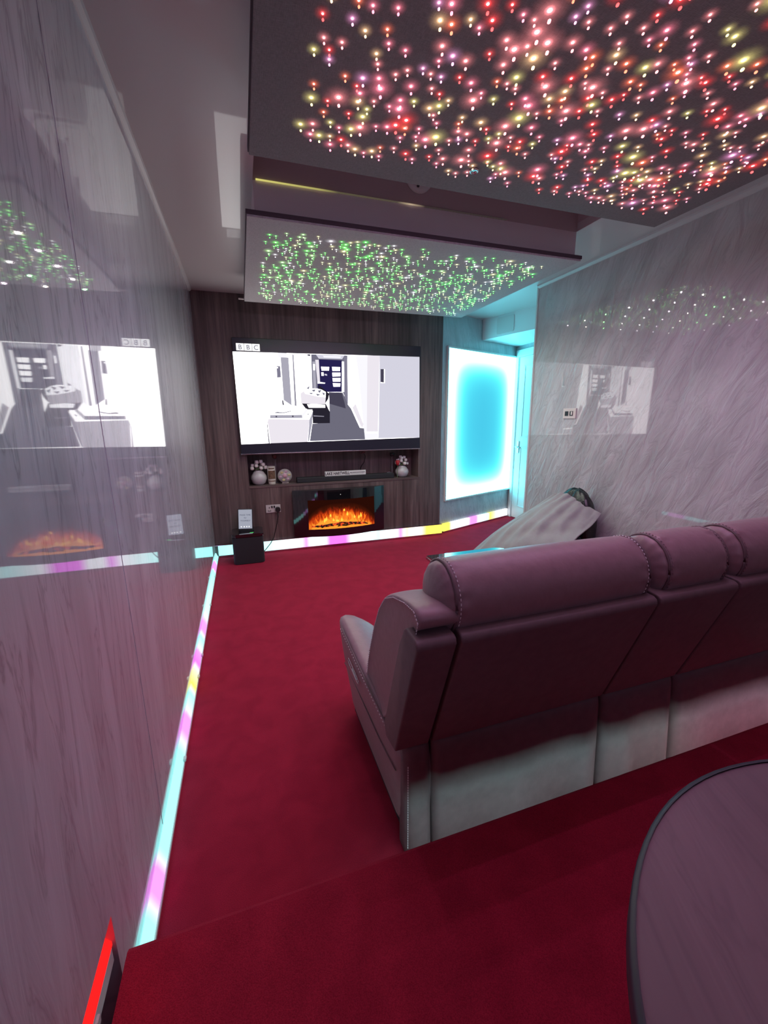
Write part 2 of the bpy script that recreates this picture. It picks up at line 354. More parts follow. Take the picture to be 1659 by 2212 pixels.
# ---------------------------------------------------------------- LED strips
def strip_mat(name, axis_vec, origin, length, stops, strength, base=(0.62, 1.0, 0.96)):
    """diffuser whose colour changes along the strip; stops = (metres, colour)"""
    m = bpy.data.materials.new(name); m.use_nodes = True; ns = m.node_tree.nodes; L = m.node_tree.links; ns.clear()
    tc = ns.new('ShaderNodeTexCoord'); sb = N(ns, 'ShaderNodeVectorMath', operation='SUBTRACT'); sb.inputs[1].default_value = origin; L.new(tc.outputs['Object'], sb.inputs[0])
    dt = N(ns, 'ShaderNodeVectorMath', operation='DOT_PRODUCT'); dt.inputs[1].default_value = axis_vec; L.new(sb.outputs[0], dt.inputs[0])
    mr = ns.new('ShaderNodeMapRange'); mr.inputs[2].default_value = length; L.new(dt.outputs['Value'], mr.inputs[0])
    r = ramp(ns, [(max(0, min(1, s/length)), c) for s, c in stops]); L.new(mr.outputs[0], r.inputs[0])
    e = ns.new('ShaderNodeEmission'); L.new(r.outputs[0], e.inputs[0]); e.inputs[1].default_value = strength
    o = ns.new('ShaderNodeOutputMaterial'); L.new(e.outputs[0], o.inputs[0]); return m
CY = (0.30, 0.95, 0.93); WH = (0.92, 0.95, 1.0); MG = (0.92, 0.14, 0.95); MG2 = (0.85, 0.24, 0.90); YE = (0.90, 0.80, 0.10); YL = (0.9, 0.95, 0.45); CW = (0.50, 0.98, 0.95)
m1 = strip_mat('strip_glow_back', (1, 0, 0), (XL, 0, 0), 2.612, [(0, CY), (.55, CW), (.86, WH), (0.95, MG2), (1.02, WH), (1.14, WH), (1.22, MG), (1.40, MG), (1.52, WH), (1.80, CW), (2.0, WH), (2.08, MG2), (2.16, YL), (2.30, WH), (2.42, YE), (2.612, YE)], 1.8)
bm = nb(); box(bm, XL+0.03, WX+0.02, D-0.03, D-0.001, 0.022, 0.128)
t = thing('light_strip', 'glowing skirting strip along the foot of the walnut wall with magenta and yellow patches', 'light strip', (0.9, D, 0))
obj('diffuser', bm, m1, t)
bm = nb(); box(bm, XL+0.0, WX+0.02, D-0.038, D-0.001, 0.0, 0.021); box(bm, XL+0.0, WX+0.02, D-0.033, D-0.001, 0.1285, 0.134); obj('channel', bm, M['chrome'], t)
m2 = strip_mat('strip_glow_alcove', tuple(AD), tuple(A), 1.52, [(0, YE), (.17, YE), (.24, WH), (.52, WH), (.60, MG2), (.72, MG2), (.80, WH), (.96, CW), (1.03, YE), (1.14, YL), (1.22, WH), (1.5, WH)], 1.8)
bm = nb(); abox(bm, 0.055, 1.45, 0.002, 0.03, 0.022, 0.115)
t = thing('light_strip', 'glowing skirting strip under the bright cyan light panel in the alcove', 'light strip', (2.9, 4.84, 0))
obj('diffuser', bm, m2, t)
bm = nb(); abox(bm, 0.055, 1.45, 0.002, 0.038, 0.0, 0.021); obj('channel', bm, M['chrome'], t)
yy = lambda y: 4.52-y
m3 = strip_mat('strip_glow_left', (0, -1, 0), (0, 4.52, 0), 3.65, [(0, CY), (yy(4.30), CY), (yy(4.24), MG2), (yy(4.05), MG2), (yy(3.98), CY), (yy(3.1), CW), (yy(2.92), MG2), (yy(2.80), MG2), (yy(2.70), CY), (yy(2.60), CW), (yy(2.52), MG2), (yy(2.40), MG), (yy(2.32), YL), (yy(2.18), YE), (yy(2.10), CY), (yy(2.0), CW), (yy(1.93), MG2), (yy(1.82), MG2), (yy(1.70), CY), (yy(1.26), CY), (yy(1.20), MG2), (yy(1.12), MG2), (yy(1.06), CY), (3.65, CY)], 1.8)
bm = nb(); prism(bm, [(XL+0.001, 0.055), (XL+0.006, 0.055), (XL+0.022, 0.012), (XL+0.022, 0.004), (XL+0.001, 0.004)], 1, 0.90, 4.515)
t = thing('light_strip', 'thin glowing light strip along the foot of the left wall', 'light strip', (XL, 2.7, 0))
obj('diffuser', bm, m3, t)
bm = nb(); box(bm, XL+0.023, XL+0.027, 0.9, 4.515, 0.0, 0.012)
for y in (3.9, 3.27, 2.52, 2.29, 1.68): box(bm, XL+0.02, XL+0.033, y-0.012, y+0.012, 0.012, 0.024, 0.003)
obj('channel', bm, M['white_trim'], t)
# red channel above the platform
bm = nb(); prism(bm, [(XL-0.054, 0.318), (XL-0.050, 0.322), (XL-0.006, 0.262), (XL-0.006, 0.252), (XL-0.054, 0.252)], 1, -2.0, 0.868)
t = thing('light_strip', 'red glowing light strip recessed in the left wall above the raised carpet', 'light strip', (XL, 0.4, 0.24))
obj('diffuser', bm, emis('red_strip_glow', (1.0, 0.012, 0.012), 1.5), t)
bm = nb(); box(bm, XL-0.054, XL-0.006, -2.0, 0.862, 0.215, 0.251); box(bm, XL-0.006, XL-0.001, 0.74, 0.755, 0.222, 0.240); obj('channel', bm, M['white_trim'], t)
# strip under the platform nosing, shining on the foot of the sofa
m5 = strip_mat('strip_glow_riser', (1, 0, 0), (0.3, 0, 0), 2.4, [(0, (0.50, 0.97, 0.95)), (0.9, (0.50, 0.97, 0.95)), (1.25, (0.75, 1.0, 0.95)), (1.45, (0.95, 0.78, 0.95)), (2.4, (0.95, 0.74, 0.95))], 20.0)
bm = nb(); box(bm, 0.30, XR-0.02, 0.8355, 0.846, 0.154, 0.167)
t = thing('light_strip', 'cyan light strip hidden under the nosing of the raised carpet behind the sofa', 'light strip', (1.5, 0.84, 0.12))
obj('diffuser', bm, m5, t)

# ---------------------------------------------------------------- fibre optic ceiling panels
def fabric(name, c, glow, gs):
    m, ns, L, b = mat(name)
    tc = ns.new('ShaderNodeTexCoord')
    a = N(ns, 'ShaderNodeMapping'); a.inputs['Scale'].default_value = (60, 500, 60); L.new(tc.outputs['Object'], a.inputs[0])
    a2 = N(ns, 'ShaderNodeMapping'); a2.inputs['Scale'].default_value = (500, 60, 60); L.new(tc.outputs['Object'], a2.inputs[0])
    n1 = N(ns, 'ShaderNodeTexNoise', i_Scale=1.0, i_Detail=2.0); L.new(a.outputs[0], n1.inputs['Vector'])
    n2 = N(ns, 'ShaderNodeTexNoise', i_Scale=1.0, i_Detail=2.0); L.new(a2.outputs[0], n2.inputs['Vector'])
    ad = N(ns, 'ShaderNodeMath', operation='ADD'); L.new(n1.outputs[0], ad.inputs[0]); L.new(n2.outputs[0], ad.inputs[1])
    mr = ns.new('ShaderNodeMapRange'); mr.inputs[1].default_value = 0.6; mr.inputs[2].default_value = 1.4; mr.inputs[3].default_value = 0.75; mr.inputs[4].default_value = 1.2; L.new(ad.outputs[0], mr.inputs[0])
    mx = N(ns, 'ShaderNodeMixRGB', blend_type='MULTIPLY'); mx.inputs[0].default_value = 1; mx.inputs[1].default_value = (*c, 1); L.new(mr.outputs[0], mx.inputs[2]); L.new(mx.outputs[0], b.inputs['Base Color'])
    bp = N(ns, 'ShaderNodeBump', i_Strength=0.4, i_Distance=0.002); L.new(ad.outputs[0], bp.inputs['Height']); L.new(bp.outputs[0], b.inputs['Normal'])
    b.inputs['Roughness'].default_value = 0.85
    return m
M['fabric_near'] = fabric('grey_panel_fabric_shaded', (0.22, 0.195, 0.20), None, 0)  # same grey cloth as the far panel, colour darkened for its weaker light
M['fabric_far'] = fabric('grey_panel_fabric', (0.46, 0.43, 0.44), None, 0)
M['fabric_edge'] = simple('panel_edge_cloth', (0.085, 0.06, 0.075), 0.8)
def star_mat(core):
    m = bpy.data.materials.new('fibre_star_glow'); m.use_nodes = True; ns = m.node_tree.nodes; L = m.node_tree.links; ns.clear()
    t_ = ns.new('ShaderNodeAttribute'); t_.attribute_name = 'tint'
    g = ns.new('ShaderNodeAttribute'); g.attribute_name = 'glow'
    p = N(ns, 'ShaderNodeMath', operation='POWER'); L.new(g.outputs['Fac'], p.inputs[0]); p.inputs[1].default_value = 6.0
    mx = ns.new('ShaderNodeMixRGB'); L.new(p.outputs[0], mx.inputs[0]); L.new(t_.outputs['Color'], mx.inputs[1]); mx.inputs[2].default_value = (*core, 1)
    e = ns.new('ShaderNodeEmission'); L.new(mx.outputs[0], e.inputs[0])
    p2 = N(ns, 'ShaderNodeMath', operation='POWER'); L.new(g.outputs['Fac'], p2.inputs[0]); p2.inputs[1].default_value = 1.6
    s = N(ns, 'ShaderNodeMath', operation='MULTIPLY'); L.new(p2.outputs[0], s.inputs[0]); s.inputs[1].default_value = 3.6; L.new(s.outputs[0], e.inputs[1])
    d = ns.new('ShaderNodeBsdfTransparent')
    a = ns.new('ShaderNodeAddShader'); L.new(e.outputs[0], a.inputs[0]); L.new(d.outputs[0], a.inputs[1])  # see-through film whose emission adds the star's halo over the cloth
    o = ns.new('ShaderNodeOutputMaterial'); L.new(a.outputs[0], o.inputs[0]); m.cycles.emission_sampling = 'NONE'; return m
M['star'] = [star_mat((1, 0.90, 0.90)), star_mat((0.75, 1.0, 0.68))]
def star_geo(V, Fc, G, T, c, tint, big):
    """one lit fibre end: a disc painting its halo onto the cloth, a bright tip, and a small hanging bead"""
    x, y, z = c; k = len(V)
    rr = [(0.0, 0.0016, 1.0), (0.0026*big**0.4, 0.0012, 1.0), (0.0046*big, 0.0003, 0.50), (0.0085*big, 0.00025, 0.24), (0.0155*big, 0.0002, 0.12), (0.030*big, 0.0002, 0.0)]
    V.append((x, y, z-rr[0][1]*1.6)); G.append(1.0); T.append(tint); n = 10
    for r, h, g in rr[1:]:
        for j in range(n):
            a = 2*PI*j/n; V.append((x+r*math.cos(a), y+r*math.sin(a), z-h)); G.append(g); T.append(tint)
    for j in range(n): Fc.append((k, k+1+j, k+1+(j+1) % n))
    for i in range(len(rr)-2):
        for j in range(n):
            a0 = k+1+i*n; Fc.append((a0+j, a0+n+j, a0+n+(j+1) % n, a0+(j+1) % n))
    # hanging bead on a hair-thin fibre
    k = len(V); bz = z-0.016*min(big, 1.3); br = 0.0034*big**0.5; m = 6
    V.append((x, y, bz+br)); G.append(0.5); T.append(tint)
    for (q, s) in ((0.55, 0.8), (0.0, 1.0), (-0.55, 0.8)):
        for j in range(m):
            a = 2*PI*j/m; V.append((x+br*s*math.cos(a), y+br*s*math.sin(a)*1.2, bz+q*br)); G.append(0.62); T.append(tint)
    V.append((x, y, bz-br)); G.append(0.62); T.append(tint)
    for j in range(m): Fc.append((k, k+1+(j+1) % m, k+1+j))
    for i in range(2):
        for j in range(m):
            a0 = k+1+i*m; Fc.append((a0+j, a0+(j+1) % m, a0+m+(j+1) % m, a0+m+j))
    a0 = k+1+2*m
    for j in range(m): Fc.append((a0+j, a0+(j+1) % m, k+1+3*m))
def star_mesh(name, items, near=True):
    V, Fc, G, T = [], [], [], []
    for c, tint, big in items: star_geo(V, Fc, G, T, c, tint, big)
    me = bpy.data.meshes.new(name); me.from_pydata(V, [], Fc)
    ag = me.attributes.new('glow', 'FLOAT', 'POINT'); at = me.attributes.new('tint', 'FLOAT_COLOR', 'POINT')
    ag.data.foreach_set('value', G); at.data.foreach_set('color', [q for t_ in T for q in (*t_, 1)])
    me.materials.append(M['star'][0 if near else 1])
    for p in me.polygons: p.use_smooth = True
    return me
def poisson(x0, x1, y0, y1, n, dmin, rnd):
    out = []; tries = 0
    while len(out) < n and tries < 60000:
        tries += 1; p = (rnd.uniform(x0, x1), rnd.uniform(y0, y1))
        if all((p[0]-q[0])**2+(p[1]-q[1])**2 > dmin*dmin for q in out): out.append(p)
    return out
def fibre_panel(x0, x1, y0, y1, label, tints, region, n, dmin, seed, scale, near):
    ZB = 2.42
    t = thing('fibre_optic_panel', label, 'ceiling panel', ((x0+x1)/2, (y0+y1)/2, ZB), 'padded fibre optic star panels hung under the ceiling')
    L0 = Vector(t.location)
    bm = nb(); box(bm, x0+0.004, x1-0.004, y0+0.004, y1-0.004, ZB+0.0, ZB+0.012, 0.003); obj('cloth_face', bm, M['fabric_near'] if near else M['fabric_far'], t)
    bm = nb(); box(bm, x0, x1, y0, y1, ZB+0.0121, ZB+0.032); obj('edge_board', bm, M['fabric_edge'], t)
    rnd = random.Random(seed)
    pts = poisson(*region, n, dmin, rnd)
    pts.sort(key=lambda p: p[0]**2+p[1]**2 if near else (p[0]-1)**2+(p[1]-2.4)**2)
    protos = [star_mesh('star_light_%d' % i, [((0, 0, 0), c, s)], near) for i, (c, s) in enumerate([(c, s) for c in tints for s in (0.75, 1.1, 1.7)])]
    vis = [p for p in pts if p[1] > 1.22 or p[0] > 1.6]
    first = vis[:100]; rest = [p for p in pts if p not in set(first)]
    def pick():
        c = rnd.randrange(len(tints)); s = rnd.choices((0, 1, 2), (0.5, 0.35, 0.15))[0]; return c, s
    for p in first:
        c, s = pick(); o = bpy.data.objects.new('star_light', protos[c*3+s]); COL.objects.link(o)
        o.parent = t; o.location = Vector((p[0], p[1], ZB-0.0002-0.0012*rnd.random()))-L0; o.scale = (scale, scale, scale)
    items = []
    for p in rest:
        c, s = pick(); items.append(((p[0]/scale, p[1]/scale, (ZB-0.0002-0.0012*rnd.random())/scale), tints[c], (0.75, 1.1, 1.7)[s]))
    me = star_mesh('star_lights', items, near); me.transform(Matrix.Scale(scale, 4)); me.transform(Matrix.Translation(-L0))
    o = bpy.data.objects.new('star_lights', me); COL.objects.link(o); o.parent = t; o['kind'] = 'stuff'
    return t
RED = (1.0, 0.03, 0.03); PNK = (1.0, 0.20, 0.30); ROS = (1.0, 0.26, 0.28); WRM = (1.0, 0.58, 0.28); YLW = (0.90, 0.78, 0.25); ORG = (1.0, 0.16, 0.06); LIL = (0.85, 0.30, 0.60)
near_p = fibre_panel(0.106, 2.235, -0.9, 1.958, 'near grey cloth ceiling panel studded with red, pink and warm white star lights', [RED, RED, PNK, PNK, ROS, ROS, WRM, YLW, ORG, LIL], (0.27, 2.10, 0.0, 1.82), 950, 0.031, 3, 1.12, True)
GR = (0.03, 1.0, 0.05); GR2 = (0.10, 1.0, 0.08); GW = (0.45, 1.0, 0.30); GY = (0.85, 0.85, 0.35); WT = (0.80, 0.80, 0.85)
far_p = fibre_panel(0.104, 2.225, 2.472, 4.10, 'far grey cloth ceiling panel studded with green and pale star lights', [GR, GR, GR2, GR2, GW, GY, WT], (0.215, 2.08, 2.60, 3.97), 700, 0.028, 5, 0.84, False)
# small round cover and white rod seen on the panels
bm = nb(); lathe(bm, [(0.02, 0.0), (0.02, -0.004), (0.014, -0.007), (0.0135, -0.003)], (1.006, 1.78, 2.4195), 20); obj('sensor_cover', bm, M['chrome'], near_p, True)
bm = nb(); tube(bm, [(0.06, 4.06, 2.43), (0.104, 4.06, 2.43)], 0.006); obj('cable_end', bm, M['switch_white'], far_p)
# plasterboard boxes that carry the panels
for y0, y1, nm in ((-0.85, 1.93, 'ceiling_box_near'), (2.502, 4.06, 'ceiling_box_far')):
    bm = nb(); box(bm, HX0, HX1, y0, y1, 2.453, H-0.001); struct(nm, bm, M['plaster'])
t = thing('light_strip', 'thin yellow light line at the top of the plaster box above the far star panel', 'light strip', (0.8, 2.5, 2.6))
m6 = strip_mat('strip_glow_recess', (1, 0, 0), (HX0, 0, 0), 1.6, [(0, (0.85, 0.78, 0.22)), (0.34, (0.5, 0.45, 0.15)), (0.44, (0.12, 0.10, 0.06)), (0.78, (0.10, 0.08, 0.06)), (0.86, (0.6, 0.45, 0.3)), (0.95, (0.05, 0.035, 0.035)), (1.6, (0.05, 0.035, 0.035))], 0.8)
bm = nb(); box(bm, HX0+0.015, HX0+1.5, 2.4935, 2.4995, H-0.002, H+0.004); obj('diffuser', bm, m6, t)
t = thing('ceiling_sensor', 'round pale ceiling sensor half hidden behind the near star panel', 'sensor', (1.06, 2.49, 2.745))
bm = nb(); prof = [(0.082, 0.0), (0.082, 0.012), (0.066, 0.024), (0.03, 0.03), (0.0, 0.031)]
loft(bm, [[(1.06+r*math.cos(2*PI*k/28), 2.499-h, 2.742+r*math.sin(2*PI*k/28)) for k in range(28)] for r, h in prof[:-1]]); obj('body', bm, M['white_trim'], t, True)
bm = nb(); ball(bm, (1.045, 2.468, 2.685), 0.008); obj('lens', bm, M['black'], t)

# ---------------------------------------------------------------- light panel in the alcove
t = thing('backlit_wall_screen', 'tall backlit panel on the angled wall, cyan centre with white glowing edges', 'wall light', ap(0.8, 0, 0.4))
def lp_mat():
    m = bpy.data.materials.new('edge_lit_panel'); m.use_nodes = True; ns = m.node_tree.nodes; L = m.node_tree.links; ns.clear()
    tc = ns.new('ShaderNodeTexCoord'); sb = N(ns, 'ShaderNodeVectorMath', operation='SUBTRACT'); sb.inputs[1].default_value = ap(0.785, 0, 1.32); L.new(tc.outputs['Object'], sb.inputs[0])
    dt = N(ns, 'ShaderNodeVectorMath', operation='DOT_PRODUCT'); dt.inputs[1].default_value = tuple(AD); L.new(sb.outputs[0], dt.inputs[0])
    sp = ns.new('ShaderNodeSeparateXYZ'); L.new(sb.outputs[0], sp.inputs[0])
    def edge(src, half):
        a = N(ns, 'ShaderNodeMath', operation='ABSOLUTE'); L.new(src, a.inputs[0])
        s = N(ns, 'ShaderNodeMath', operation='SUBTRACT'); s.inputs[0].default_value = half; L.new(a.outputs[0], s.inputs[1])
        d = N(ns, 'ShaderNodeMath', operation='MULTIPLY'); L.new(s.outputs[0], d.inputs[0]); d.inputs[1].default_value = -8.0
        e = N(ns, 'ShaderNodeMath', operation='EXPONENT'); L.new(d.outputs[0], e.inputs[0]); return e.outputs[0]
    ad = N(ns, 'ShaderNodeMath', operation='ADD'); L.new(edge(dt.outputs['Value'], 0.70), ad.inputs[0]); L.new(edge(sp.outputs[2], 0.92), ad.inputs[1])
    r = ramp(ns, [(0.0, (0.07, 0.60, 0.84)), (0.03, (0.08, 0.70, 0.92)), (0.10, (0.12, 1.0, 1.1)), (0.20, (0.42, 1.4, 1.5)), (0.34, (1.1, 3.6, 4.2)), (0.7, (1.2, 10.0, 12.0)), (1.0, (1.4, 14.0, 17.0))]); L.new(ad.outputs[0], r.inputs[0])
    e = ns.new('ShaderNodeEmission'); L.new(r.outputs[0], e.inputs[0]); e.inputs[1].default_value = 1.0
    o = ns.new('ShaderNodeOutputMaterial'); L.new(e.outputs[0], o.inputs[0]); return m
bm = nb(); abox(bm, 0.098, 1.472, 0.004, 0.018, 0.42, 2.215); obj('lit_face', bm, lp_mat(), t)
bm = nb()
for a in ((0.078, 0.098, 0.40, 2.235), (1.472, 1.492, 0.40, 2.235), (0.098, 1.472, 0.40, 0.42), (0.098, 1.472, 2.215, 2.235)): abox(bm, a[0], a[1], 0.001, 0.03, a[2], a[3], 0.003)
obj('frame', bm, M['white_trim'], t)

# ================================================================ television
TX0, TX1, TZ0, TZ1, TY = -0.026, 1.950, 1.070, 2.196, 4.500
t = thing('television', 'large wall mounted television showing a white corridor between black bars', 'television', (0.96, TY, TZ0))
bm = nb(); box(bm, TX0, TX1, TY, TY+0.045, TZ0, TZ1, 0.003); obj('casing', bm, M['black'], t)
bm = nb(); box(bm, TX0+0.006, TX1-0.006, TY-0.002, TY, TZ0+0.012, TZ1-0.006); obj('screen', bm, M['screen_black'], t)
bm = nb(); box(bm, TX0, TX1, TY-0.004, TY, TZ0, TZ0+0.011, 0.001); obj('bottom_bezel', bm, M['chrome'], t)
bm = nb(); box(bm, 1.82, 1.85, TY+0.005, TY+0.02, TZ0-0.006, TZ0); obj('status_window', bm, M['black'], t)
TV = [('w4',[(-0.026,2.064),(1.934,2.084),(1.942,1.202),(-0.016,1.176)]),('g3',[(1.469,2.08),(1.934,2.084),(1.942,1.202),(1.444,1.204)]),('g2',[(1.331,2.077),(1.469,2.08),(1.44,1.277),(1.302,1.28)]),('g5',[(0.425,2.026),(0.502,2.028),(0.508,1.559),(0.431,1.612)]),('w4',[(0.505,2.068),(0.551,2.069),(0.553,1.559),(0.508,1.559)]),('g6',[(0.542,2.058),(0.554,2.058),(0.558,1.553),(0.538,1.556)]),('g1',[(0.399,2.069),(0.487,2.069),(0.485,2.028),(0.402,2.025)]),('w3',[(0.572,2.064),(0.732,2.067),(0.728,1.731),(0.574,1.553)]),('g8',[(0.732,2.067),(1.125,2.068),(1.105,2.02),(1.098,1.59),(1.05,1.699),(0.789,1.732),(0.728,1.731)]),('g3',[(0.78,2.066),(1.081,2.068),(1.055,2.03),(0.808,2.028)]),('g1',[(0.852,2.058),(1.049,2.058),(1.036,2.041),(0.863,2.04)]),('nv',[(0.808,2.02),(1.051,2.018),(1.038,1.699),(0.824,1.697),(0.783,1.731)]),('g2',[(0.771,2.015),(0.808,2.016),(0.812,1.791),(0.785,1.79)]),('g5',[(0.74,1.997),(0.77,1.998),(0.77,1.731),(0.74,1.731)]),('w3',[(0.748,1.972),(0.766,1.972),(0.765,1.912),(0.747,1.911)]),('w3',[(1.05,2.007),(1.075,2.007),(1.066,1.699),(1.04,1.699)]),('g7',[(1.074,2.054),(1.11,2.06),(1.104,1.578),(1.066,1.578)]),('w4',[(0.828,1.949),(0.914,1.948),(0.91,1.912),(0.833,1.91)]),('w4',[(0.943,1.95),(1.031,1.95),(1.027,1.911),(0.947,1.909)]),('w4',[(0.944,1.893),(1.031,1.895),(1.03,1.858),(0.945,1.854)]),('w4',[(0.944,1.84),(1.03,1.842),(1.028,1.804),(0.948,1.802)]),('w3',[(0.945,1.788),(1.028,1.787),(1.024,1.753),(0.951,1.751)]),('w4',[(0.828,1.893),(0.852,1.894),(0.853,1.859),(0.829,1.859)]),('g3',[(0.863,1.879),(0.887,1.877),(0.89,1.86),(0.862,1.865)]),('w3',[(0.786,1.799),(0.865,1.791),(0.862,1.78),(0.785,1.781)]),('w4',[(1.112,2.065),(1.202,2.068),(1.251,1.978),(1.29,1.701),(1.276,1.322),(1.222,1.329),(1.135,1.529),(1.104,1.578)]),('g1',[(1.202,2.068),(1.331,2.075),(1.308,1.28),(1.275,1.28),(1.234,1.822)]),('g2',[(1.142,1.529),(1.189,1.578),(1.27,1.367),(1.269,1.329),(1.223,1.336)]),('w4',[(1.135,1.529),(1.149,1.541),(1.242,1.335),(1.22,1.329)]),('w4',[(1.302,1.28),(1.44,1.277),(1.44,1.259),(1.301,1.262)]),('g1',[(1.275,1.28),(1.301,1.262),(1.44,1.259),(1.444,1.204),(1.286,1.195)]),('g10',[(0.899,1.697),(1.05,1.693),(1.104,1.566),(1.135,1.529),(1.229,1.323),(1.276,1.316),(1.286,1.195),(0.677,1.193),(0.711,1.373),(0.899,1.383),(0.902,1.626)]),('g9',[(0.905,1.686),(1.037,1.693),(1.066,1.59),(1.077,1.529),(0.9,1.578)]),('bk',[(0.796,1.767),(0.904,1.68),(0.89,1.626),(0.856,1.578),(0.787,1.696)]),('bk',[(0.608,1.583),(0.863,1.578),(0.903,1.493),(0.899,1.377),(0.717,1.376),(0.718,1.518),(0.656,1.518)]),('w3',[(0.665,1.571),(0.733,1.577),(0.856,1.566),(0.855,1.536),(0.682,1.536)]),('g6',[(0.727,1.458),(0.839,1.451),(0.838,1.443),(0.727,1.448)]),('g2',[(0.604,1.68),(0.654,1.712),(0.865,1.643),(0.856,1.572),(0.605,1.579)]),('w3',[(0.641,1.695),(0.692,1.754),(0.739,1.719),(0.777,1.731),(0.825,1.72),(0.868,1.697),(0.865,1.643),(0.785,1.649),(0.652,1.677)]),('g8',[(0.667,1.73),(0.698,1.754),(0.693,1.724)]),('g8',[(0.715,1.713),(0.764,1.722),(0.744,1.696)]),('g8',[(0.782,1.708),(0.825,1.718),(0.801,1.685)]),('g8',[(0.683,1.689),(0.738,1.684),(0.713,1.672)]),('g8',[(0.762,1.678),(0.811,1.673),(0.779,1.655)]),('g8',[(0.827,1.697),(0.861,1.679),(0.841,1.661)]),('g8',[(0.674,1.863),(0.7,1.864),(0.7,1.863),(0.674,1.862)]),('g9',[(0.684,2.063),(0.72,2.067),(0.721,2.047),(0.701,2.05)]),('g7',[(0.38,1.941),(0.414,1.942),(0.417,1.835),(0.378,1.831)]),('w4',[(0.382,1.932),(0.394,1.932),(0.393,1.921),(0.382,1.921)]),('g9',[(1.476,1.942),(1.514,1.943),(1.512,1.803),(1.475,1.808)]),('w4',[(1.514,1.943),(1.525,1.943),(1.523,1.797),(1.474,1.796),(1.475,1.806),(1.512,1.803)]),('g9',[(0.413,1.614),(0.425,1.609),(0.431,1.563),(0.415,1.563)]),('g2',[(0.25,1.379),(0.265,1.426),(0.682,1.416),(0.652,1.185),(0.26,1.18)]),('w4',[(0.266,1.177),(0.25,1.379),(0.258,1.381),(0.272,1.18)]),('g9',[(0.247,1.373),(0.253,1.373),(0.26,1.178),(0.252,1.178)]),('g5',[(0.682,1.416),(0.723,1.5),(0.711,1.386),(0.667,1.189),(0.655,1.189)]),('w4',[(0.265,1.426),(0.285,1.461),(0.633,1.53),(0.723,1.503),(0.682,1.415)]),('g5',[(0.285,1.463),(0.605,1.465),(0.609,1.432),(0.283,1.433)]),('g1',[(0.605,1.465),(0.657,1.53),(0.674,1.512),(0.609,1.432)]),('g8',[(0.336,1.492),(0.502,1.512),(0.493,1.497),(0.415,1.481),(0.335,1.484)]),('w4',[(0.336,1.498),(0.512,1.53),(0.499,1.506),(0.415,1.489)]),('g9',[(0.339,1.456),(0.354,1.455),(0.353,1.441),(0.338,1.442)]),('g9',[(0.505,1.457),(0.52,1.457),(0.519,1.442),(0.504,1.443)]),('g7',[(0.66,1.47),(0.685,1.482),(0.672,1.461)])]
cols = {'w4': (1.35, 1.33, 1.32), 'w3': (1.0, 1.0, 1.02), 'g1': (0.84, 0.83, 0.88), 'g2': (0.74, 0.70, 0.76), 'g3': (0.58, 0.57, 0.66), 'g5': (0.36, 0.35, 0.42), 'g6': (0.27, 0.26, 0.32), 'g7': (0.19, 0.18, 0.25),
        'g8': (0.15, 0.145, 0.20), 'g9': (0.055, 0.05, 0.08), 'g10': (0.135, 0.13, 0.175), 'nv': (0.018, 0.014, 0.07), 'bk': (0.018, 0.016, 0.026)}
keys = list(cols); tm = [emis('picture_'+k, tuple(c/max(v) for c in v), max(v)*(2.4 if k[0] == 'w' else 1.15)) for k, v in cols.items()]
me = bpy.data.meshes.new('screen_picture'); V = []; Fc = []; MI = []
for i, (c, pts) in enumerate(TV):
    k = len(V); V += [(p[0], TY-0.0024-0.00012*i, p[1]) for p in pts]; Fc.append(tuple(range(k, k+len(pts)))); MI.append(keys.index(c))
me.from_pydata(V, [], Fc)
for p, mi in zip(me.polygons, MI): p.material_index = mi
link('screen_picture', me, tm, t)
# broadcaster's mark: three white squares with letters
bm = nb()
for k in range(3): box(bm, 0.010+k*0.0745, 0.010+k*0.0745+0.071, TY-0.003, TY-0.0022, 2.076, 2.142)
lg = obj('channel_logo', bm, emis('logo_white', (1, 1, 1), 1.25), t)
for k, ch in enumerate('BBC'): text_mesh('logo_letter', ch, 0.062, emis('logo_grey_%d' % k, (0.22, 0.22, 0.27), 1.0), lg, Matrix.Translation((0.0455+k*0.0745, TY-0.0042, 2.106)) @ FACE_FRONT, bold=0.0008)
# mount cable hanging below the TV
t = thing('cable', 'thin dark cable hanging from the television into the niche', 'cable', (1.29, 4.62, 0.85))
bm = nb(); tube(bm, [(1.30, 4.60, 1.10), (1.29, 4.60, 1.05), (1.32, 4.61, 1.0), (1.305, 4.62, 0.93), (1.28, 4.66, 0.88), (1.275, 4.69, 0.82), (1.27, 4.70, 0.77), (1.265, 4.71, 0.742)], 0.005); obj('lead', bm, M['black'], t, True)
bm = nb(); box(bm, 1.275, 1.315, 4.59, 4.61, 1.035, 1.055, 0.004); tube(bm, [(1.26, 4.60, 1.06), (1.255, 4.6, 1.04), (1.28, 4.6, 1.035)], 0.005); obj('connector', bm, M['oxblood'], t)

